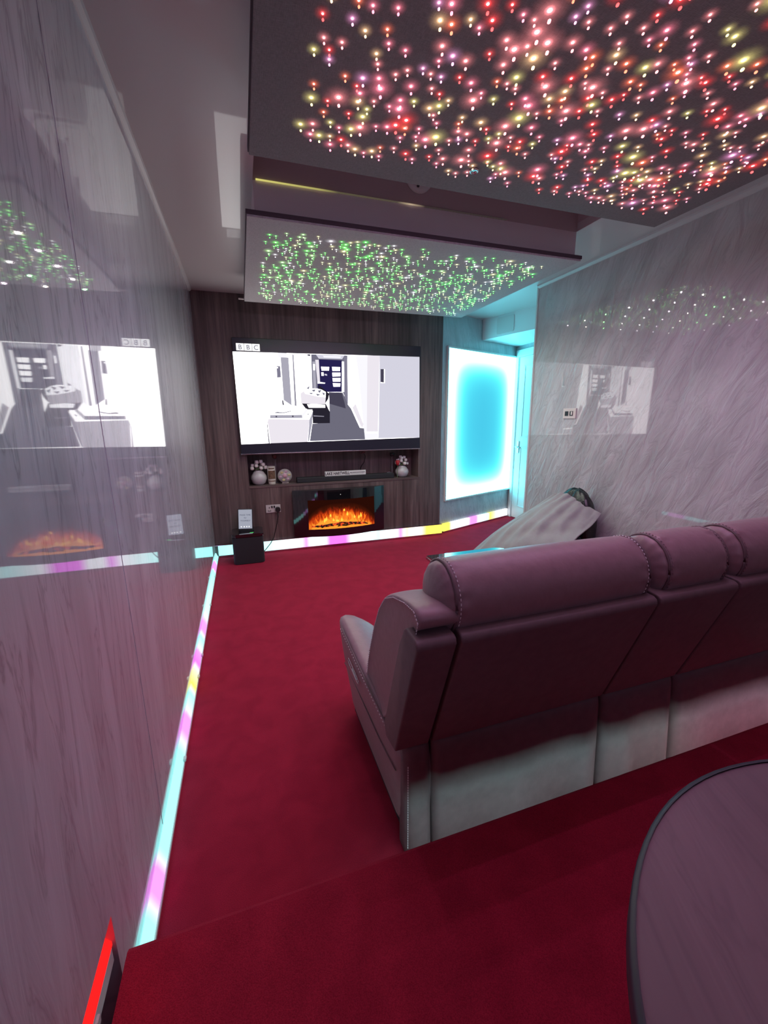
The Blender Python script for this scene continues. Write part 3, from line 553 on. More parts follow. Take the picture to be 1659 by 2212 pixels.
# ================================================================ niche objects
def flower_vase(x, y, z0, r, h, fl, label, seed, lift):
    t = thing('flower_vase', label, 'vase', (x, y, z0)); rnd = random.Random(seed)
    bm = nb(); lathe(bm, [(0.0001, 0), (r*0.55, 0), (r*0.80, h*0.12), (r, h*0.42), (r*0.95, h*0.62), (r*0.62, h*0.88), (r*0.42, h*0.97), (r*0.46, h), (r*0.40, h), (r*0.36, h*0.93)], (x, y, z0), 28)
    obj('vase_body', bm, M['ceramic'], t, True)
    bm = nb()
    for k in range(7):
        a = rnd.uniform(0, 2*PI); q = rnd.uniform(0.3, 1)*fl*0.8
        tube(bm, [(x, y, z0+h*0.9), (x+q*0.5*math.cos(a), y+q*0.3*math.sin(a), z0+h+0.02), (x+q*math.cos(a), y+q*0.5*math.sin(a), z0+h+lift*0.5)], 0.003, 5)
    for k in range(6):
        a = k*PI/3+0.3; ball(bm, (x+fl*0.62*math.cos(a), y+fl*0.4*math.sin(a), z0+h+0.016), 0.022, 0.014, 0.006, 8, 5)
    obj('stems', bm, M['leaf'], t)
    spots = []
    for row, (zz, n, rr) in enumerate(((0.25, 5, 1.0), (0.62, 5, 0.78), (0.95, 3, 0.42))):
        for k in range(n):
            a = 2*PI*(k+0.5*row)/n+rnd.uniform(-0.2, 0.2)
            spots.append((x+fl*rr*math.cos(a)*0.85, y+fl*rr*math.sin(a)*0.6, z0+h+lift*zz+rnd.uniform(-0.006, 0.006)))
    for (fx, fy, fz) in spots:
        bm = nb(); R_ = rnd.uniform(0.024, 0.030)
        ball(bm, (fx, fy, fz), R_*0.62, None, R_*0.6, 10, 6)
        for ly, (nn, q, dz) in enumerate(((5, 0.55, 0.25), (6, 0.80, -0.12))):
            for k in range(nn):
                a = 2*PI*k/nn+ly*0.5
                mt = Matrix.Translation((fx+R_*q*0.55*math.cos(a), fy+R_*q*0.55*math.sin(a), fz+R_*dz)) @ Matrix.Rotation(a, 4, 'Z') @ Matrix.Rotation(0.5-ly*0.25, 4, 'Y') @ Matrix.Diagonal((R_*0.30, R_*0.52, R_*0.55, 1))
                bmesh.ops.create_uvsphere(bm, u_segments=8, v_segments=5, radius=1, matrix=mt)
        obj('bloom', bm, M['petal'], t, True)
    return t
flower_vase(0.135, 4.655, NZ0, 0.084, 0.155, 0.088, 'round pale vase with white roses at the left end of the niche', 4, 0.09)
flower_vase(1.785, 4.655, NZ0, 0.082, 0.135, 0.080, 'round pale vase with white roses at the right end of the niche', 9, 0.10)
t = thing('printed_jar', 'tall glass candle jar with a brown picture label beside the left rose vase', 'candle jar', (0.268, 4.64, NZ0))
bm = nb(); lathe(bm, [(0.036, 0.0), (0.040, 0.006), (0.036, 0.018), (0.041, 0.030), (0.043, 0.195), (0.039, 0.195), (0.038, 0.035)], (0.268, 4.64, NZ0), 28); obj('glass', bm, M['card'], t, True)
def band(name, z0, z1, a0, a1, r, m):
    bm = nb(); rows = []
    for z in (z0, z1): rows.append([bm.verts.new((0.268+r*math.cos(a0+(a1-a0)*k/12), 4.64+r*math.sin(a0+(a1-a0)*k/12), NZ0+z)) for k in range(13)])
    for k in range(12): bm.faces.new((rows[0][k], rows[0][k+1], rows[1][k+1], rows[1][k]))
    obj(name, bm, m, t)
band('picture_label', 0.060, 0.150, -2.6, -0.6, 0.0438, M['brown_print']); band('lower_label', 0.034, 0.042, -2.7, -0.5, 0.0438, M['brown_print']); band('upper_label', 0.165, 0.178, -2.3, -0.9, 0.0438, M['brown_print'])
def tall_holder(x, y, z0, h, label, top):
    t = thing('candle_holder', label, 'candle holder', (x, y, z0))
    bm = nb(); lathe(bm, [(0.030, 0), (0.030, 0.006), (0.008, 0.012), (0.0065, 0.03), (0.0065, h*0.8), (0.012, h*0.84), (0.018, h*0.86)], (x, y, z0), 20); obj('glass_stem', bm, M['clear_glass'], t, True)
    bm = nb(); lathe(bm, [(0.010, h*0.84), (0.024, h*0.88), (0.028, h*0.98), (0.026, h), (0.020, h), (0.018, h*0.93)], (x, y, z0), 20); obj('cup', bm, top, t, True)
    return t
tall_holder(0.318, 4.70, NZ0, 0.315, 'slim glass candle holder with dark red cup behind the printed jar', M['oxblood'])
tall_holder(1.675, 4.70, NZ0, 0.285, 'slim glass candle holder with black cup beside the right rose vase', M['black'])
t = thing('red_rose', 'small dark red flower leaning against the right rose vase', 'flower', (1.705, 4.585, NZ0))
bm = nb(); tube(bm, [(1.700, 4.585, NZ0+0.0), (1.702, 4.585, NZ0+0.09), (1.705, 4.585, NZ0+0.16)], 0.0035, 6); obj('stem', bm, M['leaf'], t)
bm = nb(); lathe(bm, [(0.010, 0.145), (0.022, 0.165), (0.026, 0.20), (0.020, 0.205), (0.012, 0.19)], (1.705, 4.585, NZ0), 14); ball(bm, (1.705, 4.585, NZ0+0.195), 0.016); obj('bloom', bm, M['red_wax'], t, True)
# round shell disc
t = thing('decorative_disc', 'round shell disc with a pink centre on a small stand in the niche', 'ornament', (0.41, 4.65, NZ0))
ctr = Vector((0.408, 4.65, NZ0+0.083))
def disc(name, r0, r1, th, m, n=36, dy=0.0):
    bm = nb(); loft(bm, [[(ctr.x+r*math.cos(2*PI*k/n), ctr.y+yy_+dy, ctr.z+r*math.sin(2*PI*k/n)) for k in range(n)] for r, yy_ in ((r0, 0), (r1, 0), (r1*0.99, -th), (r0*1.02, -th))], cap=r0 < 0.001); return obj(name, bm, m, t, True)
disc('disc_face', 0.0005, 0.076, 0.010, simple('pearl_shell', (0.55, 0.50, 0.48), 0.15, coat=0.6, var=0.35, bscale=25))
for k in range(6):
    a = 2*PI*k/6+0.2; bm = nb(); ball(bm, (ctr.x+0.048*math.cos(a), ctr.y-0.011, ctr.z+0.048*math.sin(a)), 0.017, 0.005, 0.013); obj('shell_inlay', bm, simple('inlay_%d' % k, [(0.62, 0.55, 0.28), (0.6, 0.4, 0.5)][k % 2], 0.2), t, True)
disc('centre_ring', 0.0005, 0.024, 0.014, simple('pink_centre', (0.62, 0.34, 0.42), 0.3))
bm = nb(); box(bm, 0.375, 0.445, 4.645, 4.70, NZ0, NZ0+0.010, 0.003); obj('stand', bm, M['card'], t)
# sound bar and sign
t = thing('soundbar', 'long black soundbar lying in the niche under the television', 'soundbar', (1.10, 4.63, NZ0))
bm = nb(); box(bm, 0.53, 1.662, 4.585, 4.675, NZ0+0.001, NZ0+0.058, 0.008, 3); obj('body', bm, M['black_soft'], t, False)
bm = nb(); box(bm, 1.585, 1.63, 4.63, 4.66, NZ0+0.0585, NZ0+0.068, 0.003); obj('top_button', bm, M['chrome'], t)
SZ = NZ0+0.058
t = thing('name_sign', 'white block sign reading LAKE HARTWELL standing on the soundbar', 'sign', (1.08, 4.61, SZ))
bm = nb(); box(bm, 0.842, 1.318, 4.598, 4.618, SZ+0.0005, SZ+0.052, 0.002); obj('board', bm, M['white_sign'], t)
text_mesh('lettering', 'LAKE HARTWELL', 0.046, M['ink'], t, Matrix.Translation((0.985, 4.5975, SZ+0.026)) @ FACE_FRONT, bold=0.0012, sx=0.80)
bm = nb(); rnd = random.Random(2); x = 1.13
while x < 1.30:
    w_ = rnd.uniform(0.004, 0.010); box(bm, x, x+w_, 4.5972, 4.598, SZ+0.026, SZ+0.034); x += w_+0.003
x = 1.14
while x < 1.29:
    w_ = rnd.uniform(0.003, 0.008); box(bm, x, x+w_, 4.5972, 4.598, SZ+0.016, SZ+0.020); x += w_+0.003
obj('small_print', bm, M['ink'], t)

# ================================================================ electric fireplace
FX0, FX1, FZ0, FZ1 = 0.462, 1.505, 0.150, 0.668
fcx = (FX0+FX1)/2
def fy(x, back=4.535, bulge=0.12): return back-0.02-bulge*(1-((x-fcx)/((FX1-FX0)/2))**2)
t = thing('electric_fireplace', 'black curved glass electric fire with glowing orange flames set in the walnut wall', 'fireplace', (fcx, 4.53, FZ0))
bm = nb(); xs = [FX0+(FX1-FX0)*k/32 for k in range(33)]
wx0, wx1, wz0, wz1 = 0.615, 1.372, 0.232, 0.560
def curved(bm, xa, xb, z0, z1, off=0.0, th=0.01, n=16):
    X = [xa+(xb-xa)*k/n for k in range(n+1)]
    loft(bm, [[(x, fy(x)+off, z0), (x, fy(x)+off, z1), (x, fy(x)+off+th, z1), (x, fy(x)+off+th, z0)] for x in X])
curved(bm, FX0, FX1, wz1, FZ1, n=32); curved(bm, FX0, FX1, FZ0, wz0, n=32); curved(bm, FX0, wx0, wz0, wz1, n=6); curved(bm, wx1, FX1, wz0, wz1, n=6)
obj('glass_front', bm, M['gloss_black'], t, False)
bm = nb(); X = [FX0+0.01+(FX1-FX0-0.02)*k/16 for k in range(17)]
for z0, z1 in ((FZ0+0.005, FZ0+0.03), (FZ1-0.03, FZ1-0.005)):
    loft(bm, [[(x, fy(x)+0.011, z0), (x, fy(x)+0.011, z1), (x, 4.552, z1), (x, 4.552, z0)] for x in X])
box(bm, FX0+0.005, FX0+0.02, 4.53, 4.552, FZ0+0.03, FZ1-0.03); box(bm, FX1-0.02, FX1-0.005, 4.53, 4.552, FZ0+0.03, FZ1-0.03)
obj('casing', bm, M['black'], t)
def fire_mat():
    m = bpy.data.materials.new('flame_screen'); m.use_nodes = True; ns = m.node_tree.nodes; L = m.node_tree.links; ns.clear()
    tc = ns.new('ShaderNodeTexCoord'); sp = ns.new('ShaderNodeSeparateXYZ'); L.new(tc.outputs['Object'], sp.inputs[0])
    mp = N(ns, 'ShaderNodeMapping'); mp.inputs['Scale'].default_value = (14, 1, 5); L.new(tc.outputs['Object'], mp.inputs[0])
    n1 = N(ns, 'ShaderNodeTexNoise', i_Scale=1.6, i_Detail=5.0, i_Distortion=1.2); L.new(mp.outputs[0], n1.inputs['Vector'])
    def mth(op, a, b_): 
        q = N(ns, 'ShaderNodeMath', operation=op)
        for i, v in enumerate((a, b_)):
            if isinstance(v, (int, float)): q.inputs[i].default_value = v
            else: L.new(v, q.inputs[i])
        return q.outputs[0]
    hz = mth('DIVIDE', mth('SUBTRACT', sp.outputs[2], 0.262), 0.22)                 # 0 at the logs, 1 near the top
    sx_ = mth('ABSOLUTE', mth('DIVIDE', mth('SUBTRACT', sp.outputs[0], 0.99), 0.40), 0)
    fall = mth('SUBTRACT', 1.22, mth('ADD', mth('MULTIPLY', hz, 1.15), mth('MULTIPLY', mth('POWER', sx_, 3.0), 0.9)))
    v = mth('MULTIPLY', fall, mth('MULTIPLY', n1.outputs[0], 1.8))
    r = ramp(ns, [(0.0, (0.035, 0.006, 0.003)), (0.20, (0.09, 0.012, 0.004)), (0.36, (0.35, 0.025, 0.006)), (0.50, (0.90, 0.075, 0.01)), (0.66, (1.3, 0.22, 0.02)), (0.85, (1.8, 0.60, 0.06))]); L.new(v, r.inputs[0])
    e = ns.new('ShaderNodeEmission'); L.new(r.outputs[0], e.inputs[0]); e.inputs[1].default_value = 0.62
    o = ns.new('ShaderNodeOutputMaterial'); L.new(e.outputs[0], o.inputs[0]); return m
bm = nb(); box(bm, wx0-0.05, wx1+0.05, 4.5305, 4.534, FZ0+0.032, FZ1-0.032); obj('flame_screen', bm, fire_mat(), t)
fl_r = emis('flame_orange', (1.0, 0.16, 0.012), 1.25); fl_y = emis('flame_yellow', (1.0, 0.50, 0.05), 1.5)
rnd = random.Random(11)
def flame(x, y, z, r, h, m, lean):
    bm = nb(); rings = []; n = 8
    for k, (q, hh) in enumerate(((0.25, 0), (0.8, 0.12), (1.0, 0.3), (0.8, 0.52), (0.42, 0.74), (0.05, 1.0))):
        rings.append([(x+lean*hh*hh+r*q*math.cos(2*PI*j/n), y+0.3*r*q*math.sin(2*PI*j/n), z+h*hh) for j in range(n)])
    loft(bm, rings); obj('flame', bm, m, t, True)
for k in range(26):
    x = 0.99+rnd.gauss(0, 0.16); x = min(1.27, max(0.72, x)); e = 1-((x-0.99)/0.36)**2
    flame(x, 4.520+rnd.uniform(-0.003, 0.003), 0.275+rnd.uniform(0, 0.03), rnd.uniform(0.004, 0.008), (0.04+0.085*max(e, 0.1))*rnd.uniform(0.6, 1.15), fl_r, rnd.uniform(-0.02, 0.02))
for x, z, h in ((0.802, 0.285, 0.055), (0.82, 0.30, 0.05), (0.905, 0.29, 0.04), (0.955, 0.28, 0.03), (1.0, 0.285, 0.045), (1.065, 0.345, 0.05), (1.15, 0.31, 0.04), (1.20, 0.305, 0.035), (1.225, 0.315, 0.055), (0.87, 0.345, 0.035), (1.03, 0.40, 0.03), (0.94, 0.285, 0.03)):
    flame(x, 4.512, z, 0.011, h, fl_y, rnd.uniform(-0.006, 0.006))
log_m, ns, L, b = mat('glowing_log'); tc = ns.new('ShaderNodeTexCoord'); nz = N(ns, 'ShaderNodeTexNoise', i_Scale=28.0, i_Detail=4.0); L.new(tc.outputs['Object'], nz.inputs[0])
r = ramp(ns, [(0.50, (0, 0, 0)), (0.60, (0.9, 0.06, 0.01)), (0.7, (1.3, 0.2, 0.03))]); L.new(nz.outputs[0], r.inputs[0]); L.new(r.outputs[0], b.inputs['Emission Color']); b.inputs['Emission Strength'].default_value = 0.9
b.inputs['Base Color'].default_value = (0.02, 0.008, 0.006, 1); b.inputs['Roughness'].default_value = 0.9
for k in range(15):
    bm = nb(); x = 0.74+0.50*k/14+rnd.uniform(-0.02, 0.02); y = 4.487+rnd.uniform(-0.012, 0.012); z = 0.243+rnd.uniform(0, 0.032)*(1-abs(x-0.99)/0.3); l = rnd.uniform(0.05, 0.10); a = rnd.uniform(-0.45, 0.45)
    tube(bm, [(x-l*math.cos(a), y, z-l*math.sin(a)*0.5), (x-l*0.3, y-0.004, z+0.006), (x+l*0.4, y+0.003, z-0.002), (x+l*math.cos(a), y, z+l*math.sin(a)*0.5)], [0.006, 0.011, 0.010, 0.005], 7)
    obj('log', bm, log_m, t, True)
bm = nb(); ball(bm, (0.967, fy(0.967)-0.001, 0.615), 0.004, 0.002, 0.004); obj('indicator_light', bm, emis('indicator_white', (1, 0.9, 0.9), 1.2), t)

# ---------------------------------------------------------------- wall socket with plug and lead
t = thing('wall_socket', 'white double wall socket on the walnut wall beside the fire', 'socket', (0.256, D, 0.48))
bm = nb(); box(bm, 0.180, 0.333, D-0.009, D, 0.437, 0.522, 0.003); obj('plate', bm, M['socket'], t)
bm = nb()
for cx in (0.215,):
    box(bm, cx-0.004, cx+0.004, D-0.0102, D-0.009, 0.485, 0.500); box(bm, cx-0.015, cx-0.008, D-0.0102, D-0.009, 0.462, 0.467); box(bm, cx+0.008, cx+0.015, D-0.0102, D-0.009, 0.462, 0.467)
box(bm, 0.196, 0.232, D-0.0102, D-0.009, 0.452, 0.458)
obj('pin_holes', bm, M['ink'], t)
for cx in (0.243, 0.268):
    bm = nb(); box(bm, cx-0.008, cx+0.008, D-0.013, D-0.009, 0.488, 0.512, 0.001); obj('rocker_switch', bm, M['ink'], t)
t = thing('power_plug', 'black three pin plug in the wall socket with its lead trailing to the floor', 'plug', (0.30, D-0.03, 0.47))
bm = nb(); prism(bm, rrect(0.302, 0.472, 0.052, 0.052, 0.02), 1, D-0.045, D-0.010, 0.005); obj('plug_body', bm, M['black'], t, False)
bm = nb(); tube(bm, [(0.302, D-0.035, 0.448), (0.300, D-0.04, 0.40), (0.285, D-0.04, 0.33), (0.262, D-0.045, 0.25), (0.24, D-0.05, 0.17), (0.20, D-0.06, 0.11), (0.15, D-0.07, 0.055), (0.125, D-0.075, 0.03)], 0.0045); obj('lead', bm, M['black'], t, True)

# ---------------------------------------------------------------- subwoofer and tablet
t = thing('subwoofer', 'black box subwoofer on the red carpet in front of the walnut wall', 'speaker', (-0.025, 4.35, 0))
SY0, SY1, SX0, SX1 = 4.205, 4.485, -0.176, 0.122
bm = nb(); prism(bm, rrect((SX0+SX1)/2, (SY0+SY1)/2, SX1-SX0, SY1-SY0, 0.035), 2, 0.006, 0.275, 0.004); obj('cabinet', bm, M['black_soft'], t)
bm = nb(); prism(bm, rrect((SX0+SX1)/2, (SY0+SY1)/2, SX1-SX0+0.006, SY1-SY0+0.006, 0.038), 2, 0.280, 0.312, 0.006); obj('top_cap', bm, M['gloss_black'], t)
bm = nb(); prism(bm, rrect((SX0+SX1)/2, (SY0+SY1)/2, SX1-SX0-0.02, SY1-SY0-0.02, 0.03), 2, 0.0, 0.006); obj('foot', bm, M['black'], t)
bm = nb()
for x in (0.000, 0.014, 0.026): ball(bm, (x, 4.250, 0.3125), 0.004, 0.004, 0.002)
obj('status_light', bm, emis('green_led', (0.05, 1.0, 0.10), 2.0), t)
t = thing('tablet_display', 'small upright tablet display reading MAKE TIME for YOURSELF on the subwoofer', 'tablet', (-0.04, 4.36, 0.3125))
bm = nb(); prism(bm, rrect(-0.035, 4.375, 0.15, 0.11, 0.02), 2, 0.3125, 0.328, 0.004); obj('base', bm, M['black'], t)
mt = Matrix.Translation((-0.037, 4.36, 0.432)) @ Matrix.Rotation(math.radians(-14), 4, 'X') @ Matrix.Rotation(math.radians(3), 4, 'Y')
def local_box(a, m, name, par, bev=0.0):
    bm = nb(); box(bm, *a, bev); bmesh.ops.transform(bm, matrix=mt, verts=bm.verts[:]); return obj(name, bm, m, par)
local_box((-0.073, 0.073, 0, 0.010, -0.108, 0.104), M['black'], 'tablet_body', t, 0.003)
sc = local_box((-0.065, 0.065, -0.0008, 0, -0.098, 0.096), emis('tablet_screen_glow', (0.42, 0.44, 0.53), 0.85), 'display', t)
ik = emis('tablet_ink', (0.06, 0.07, 0.11), 1.0)
for s_, z_, q in (('MAKE TIME', 0.040, 0.021), ('for', 0.012, 0.021), ('YOURSELF', -0.018, 0.021)): text_mesh('display_text', s_, q, ik, sc, mt @ Matrix.Translation((0, -0.0014, z_)) @ FACE_FRONT)
bm = nb()
for x in (-0.04, -0.012, 0.012, 0.035): box(bm, x-0.005, x+0.005, -0.0016, -0.0008, -0.083, -0.073)
bmesh.ops.transform(bm, matrix=mt, verts=bm.verts[:]); obj('screen_icon', bm, emis('icon_white', (1, 1, 1), 1.2), sc)

# ---------------------------------------------------------------- switch plate on the right wall
t = thing('switch_plate', 'white two gang data and switch plate on the marble right wall', 'switch', (XR, 2.99, 1.445))
bm = nb(); box(bm, XR-0.010, XR, 2.918, 3.066, 1.400, 1.486, 0.003); obj('plate', bm, M['switch_white'], t)
bm = nb(); box(bm, XR-0.014, XR-0.010, 3.002, 3.040, 1.424, 1.462, 0.001); obj('module', bm, M['ink'], t)
bm = nb(); box(bm, XR-0.014, XR-0.010, 2.948, 2.984, 1.424, 1.462, 0.001); m_ = obj('module', bm, M['ink'], t)
bm = nb(); box(bm, XR-0.0165, XR-0.014, 2.951, 2.968, 1.430, 1.458, 0.001); obj('rocker', bm, M['switch_white'], m_)

# ================================================================ reclining sofa
t = thing('recliner_sofa', 'taupe leather three part reclining sofa facing the television, seen from behind', 'sofa', (1.36, 1.45, 0))
LE, LB = M['leather'], M['leather_shaded']
YB = 1.03
# --- arms
def arm(side):
    """side -1: left arm whose outer face leans outward toward the top; +1 mirrors it at the right end"""
    mir = (lambda x: x) if side < 0 else (lambda x: 2.72-x)
    rings = []
    ys = [1.035, 1.10, 1.20, 1.32, 1.45, 1.58, 1.68, 1.745, 1.775]
    for i, y in enumerate(ys):
        u = max(0, (y-1.05)/0.725)
        zo = 0.385+0.155*u**1.25                        # outer top edge rises to the front
        zi = zo-0.05-0.02*u
        xo = 0.395-0.052*u; k = 0.0
        if i == len(ys)-1: k = 0.022
        if i == len(ys)-2: k = 0.006
        xb = 0.400
        r = [(xb+k, 0.02), (xb-0.002+k, 0.14), (xb-(xb-xo)*0.55+k, 0.28), (xo+0.002+k, zo-0.035), (xo+0.008+k, zo-0.008-k), (xo+0.028+k, zo+0.003-k), (xo+0.085, zo-0.004-k),
             (0.515-k, zi+0.010-k), (0.545-k, zi-0.02-k), (0.552-k, zi-0.08), (0.552-k, 0.20), (0.550-k, 0.02)]
        rings.append([(mir(px), y, pz) for px, pz in r])
    bm = nb(); loft(bm, rings)
    o = obj('armrest', bm, LE, t, True); m = o.modifiers.new('subdivision', 'SUBSURF'); m.levels = m.render_levels = 1
    # raised seams on the outer side
    def pt(y, z):
        u = (y-1.05)/0.725; xo = 0.395-0.052*u; zo = 0.385+0.155*u**1.25
        f = min(1, max(0, (z-0.14)/(zo-0.175))); return (mir(0.399-(0.401-xo)*(f**1.1)-0.002), y, z)
    bm = nb(); tube(bm, [pt(y, 0.283+0.010*math.sin(y*9)) for y in [1.08+0.06*k for k in range(12)]], 0.0022, 5)
    ptop = []
    for k in range(13):
        y = 1.07+0.60*k/12; u = (y-1.05)/0.725; ptop.append((mir(0.395-0.052*u+0.003), y, 0.385+0.155*u**1.25-0.012))
    tube(bm, ptop, 0.0026, 5)
    obj('seam', bm, LB, o, True)
    return o, pt
al, ptf = arm(-1); ar, _ = arm(1)
# stitched seam up the rear outer corner of the left arm
bm = nb()
for k in range(34):
    z = 0.03+0.32*k/34; box(bm, 0.4085, 0.4105, YB-0.0155, YB-0.0135, z, z+0.0055)
obj('stitching', bm, M['thread'], al)
bm = nb()
for k in range(38):
    y = 1.09+0.60*k/38; u = (y-1.05)/0.725; box(bm, 0.395-0.052*u-0.0015, 0.395-0.052*u+0.0005, y, y+0.007, 0.385+0.155*u**1.25-0.022, 0.385+0.155*u**1.25-0.020)
obj('stitching', bm, M['thread'], al)
# recline control on the outer side
bm = nb(); pts = []
a_, b_ = Vector(ptf(1.575, 0.400)), Vector(ptf(1.445, 0.372)); ax = (b_-a_).normalized(); up = Vector((0, 0, 1)); up = (up-ax*up.dot(ax)).normalized(); nn = Vector((-1, 0, 0)); cc = (a_+b_)/2
for k in range(25):
    a = 2*PI*k/24; pts.append(tuple(cc+ax*0.072*math.copysign(abs(math.cos(a))**0.6, math.cos(a))+up*0.012*math.copysign(abs(math.sin(a))**0.6, math.sin(a))+nn*0.004))
tube(bm, pts, 0.0017, 6)
cp = obj('control_panel', bm, M['chrome'], al, True)
bm = nb(); tube(bm, [tuple(cc-ax*0.02-up*0.004+nn*0.004), tuple(cc-ax*0.004+up*0.005+nn*0.006), tuple(cc+ax*0.02+up*0.004+nn*0.006), tuple(cc+ax*0.055-up*0.002+nn*0.004)], 0.0028, 6); obj('control_lever', bm, M['chrome'], cp, True)
# --- lower back skirts (loose cloth panels hanging over the base)
def skirt(x0, x1, seed, rip):
    rnd = random.Random(seed); bm = nb(); nx, nz = max(4, int((x1-x0)/0.02)), 18; F = []; K = []
    for j in range(nz+1):
        z = 0.002+0.401*j/nz; f = []; k_ = []
        for i in range(nx+1):
            q = i/nx; x = x0+(x1-x0)*q
            e = min(q, 1-q)*(x1-x0); edge = 0.012*max(0, 1-e/0.02)**2
            low = (1-j/nz)
            dy = rip*low**1.5*(0.010*math.sin(7*q+seed)+0.007*math.sin(15*q+2.1*seed)) - rip*0.020*low*math.exp(-((q-0.90)/0.05)**2)
            y = YB+edge+dy-0.026*low+0.012*max(0, (j/nz-0.9)/0.1)**2
            f.append(bm.verts.new((x, y, z))); k_.append(bm.verts.new((x, YB+0.045, z)))
        F.append(f); K.append(k_)
    for j in range(nz):
        for i in range(nx):
            bm.faces.new((F[j][i], F[j][i+1], F[j+1][i+1], F[j+1][i])); bm.faces.new((K[j][i], K[j+1][i], K[j+1][i+1], K[j][i+1]))
        bm.faces.new((F[j][0], F[j+1][0], K[j+1][0], K[j][0])); bm.faces.new((F[j][nx], K[j][nx], K[j+1][nx], F[j+1][nx]))
    for i in range(nx):
        bm.faces.new((F[0][i], K[0][i], K[0][i+1], F[0][i+1])); bm.faces.new((F[nz][i], F[nz][i+1], K[nz][i+1], K[nz][i]))
    return obj('back_skirt', bm, LB, t, True)
segs = [(0.403, 0.492, 0.3), (0.502, 1.186, 1.0), (1.201, 1.556, 1.3), (1.571, 2.222, 0.8), (2.233, 2.318, 0.3)]
for i, (a, b, rp) in enumerate(segs): skirt(a, b, i+1.0, rp)
bm = nb(); box(bm, 0.415, 2.305, YB+0.05, 1.72, 0.03, 0.20); obj('base_frame', bm, M['piping'], t)
# --- leaning back shells, top edge nearer the camera
def shell(x0, x1, deep=1.14):
    pr = [(1.032, 0.398), (0.868, 0.835), (0.872, 0.850), (0.884, 0.857), (0.945, 0.862), (0.962, 0.850), (0.99, 0.79), (deep, 0.42), (deep-0.02, 0.385)]
    bm = nb(); prism(bm, pr, 0, x0, x1, 0.012, 3); return obj('back_shell', bm, LB, t, True)
ss = [(0.372, 0.487), (0.500, 1.188), (1.201, 1.557), (1.571, 2.224), (2.235, 2.348)]
for a, b in ss: o = shell(a, b); 
# --- padded wing between the arm and the back, both ends
def wing(mir):
    """side-on outline of the pad (y, z), puffed outward in x"""
    P = [(1.255, 0.335), (1.36, 0.345), (1.42, 0.40), (1.36, 0.56), (1.295, 0.70), (1.235, 0.80), (1.165, 0.868), (1.08, 0.905), (0.985, 0.925), (0.915, 0.928), (0.885, 0.905), (0.895, 0.870), (0.96, 0.850), (0.985, 0.78), (1.02, 0.70), (1.08, 0.56), (1.15, 0.42)]
    cy = sum(p[0] for p in P)/len(P); cz = sum(p[1] for p in P)/len(P)
    rings = []
    for x, s in ((0.398, 0.70), (0.388, 0.86), (0.388, 0.96), (0.402, 1.0), (0.45, 1.01), (0.50, 1.0), (0.53, 0.9)):
        ring = []
        for (y, z) in P:
            dx = Vector((y-cy, z-cz)); l = dx.length; inset = (1-s)*0.14
            f = max(0.25, (l-inset)/l) if s < 1 else s
            ring.append((mir(x), cy+dx.x*f, cz+dx.y*f))
        rings.append(ring)
    bm = nb(); loft(bm, rings); o = obj('side_wing', bm, LE, t, True); sub(o, 2)
    bm = nb(); r0 = rings[2]; n = len(r0); path = [r0[i] for i in range(0, 12)]
    # short pale stitches following the pad's outer edge
    for i in range(len(path)-1):
        a = Vector(path[i]); b = Vector(path[i+1]); L_ = (b-a).length; k = 0.0
        while k < L_:
            p = a.lerp(b, k/L_); q = a.lerp(b, min(1, (k+0.006)/L_)); off = Vector((-0.001 if mir(0) == 0 else 0.001, 0, 0))
            c = Vector((0, cy-p.y, cz-p.z)).normalized()*0.010
            tube(bm, [tuple(p+off+c), tuple(q+off+c)], 0.0014, 4); k += 0.011
    obj('stitching', bm, M['thread'], o)
wing(lambda x: x); wing(lambda x: 2.72-x)
# --- front back cushions and seats (face the television)
def cushion(name, x0, x1, y0, y1, z0, z1, lean=0.0, bev=0.045):
    bm = nb(); box(bm, x0, x1, y0, y1, z0, z1, bev, 4)
    for v in bm.verts:
        cx_, cz_ = (x0+x1)/2, (z0+z1)/2
        v.co.y -= lean*(v.co.z-z0)
    return obj(name, bm, LE, t, True)
for x0, x1 in ((0.545, 1.190), (1.204, 1.556), (1.570, 2.165)):
    cushion('back_cushion', x0, x1, 1.16, 1.34, 0.40, 0.86, 0.38)
    cushion('seat_cushion', x0, x1, 1.15, 1.80, 0.20, 0.425)
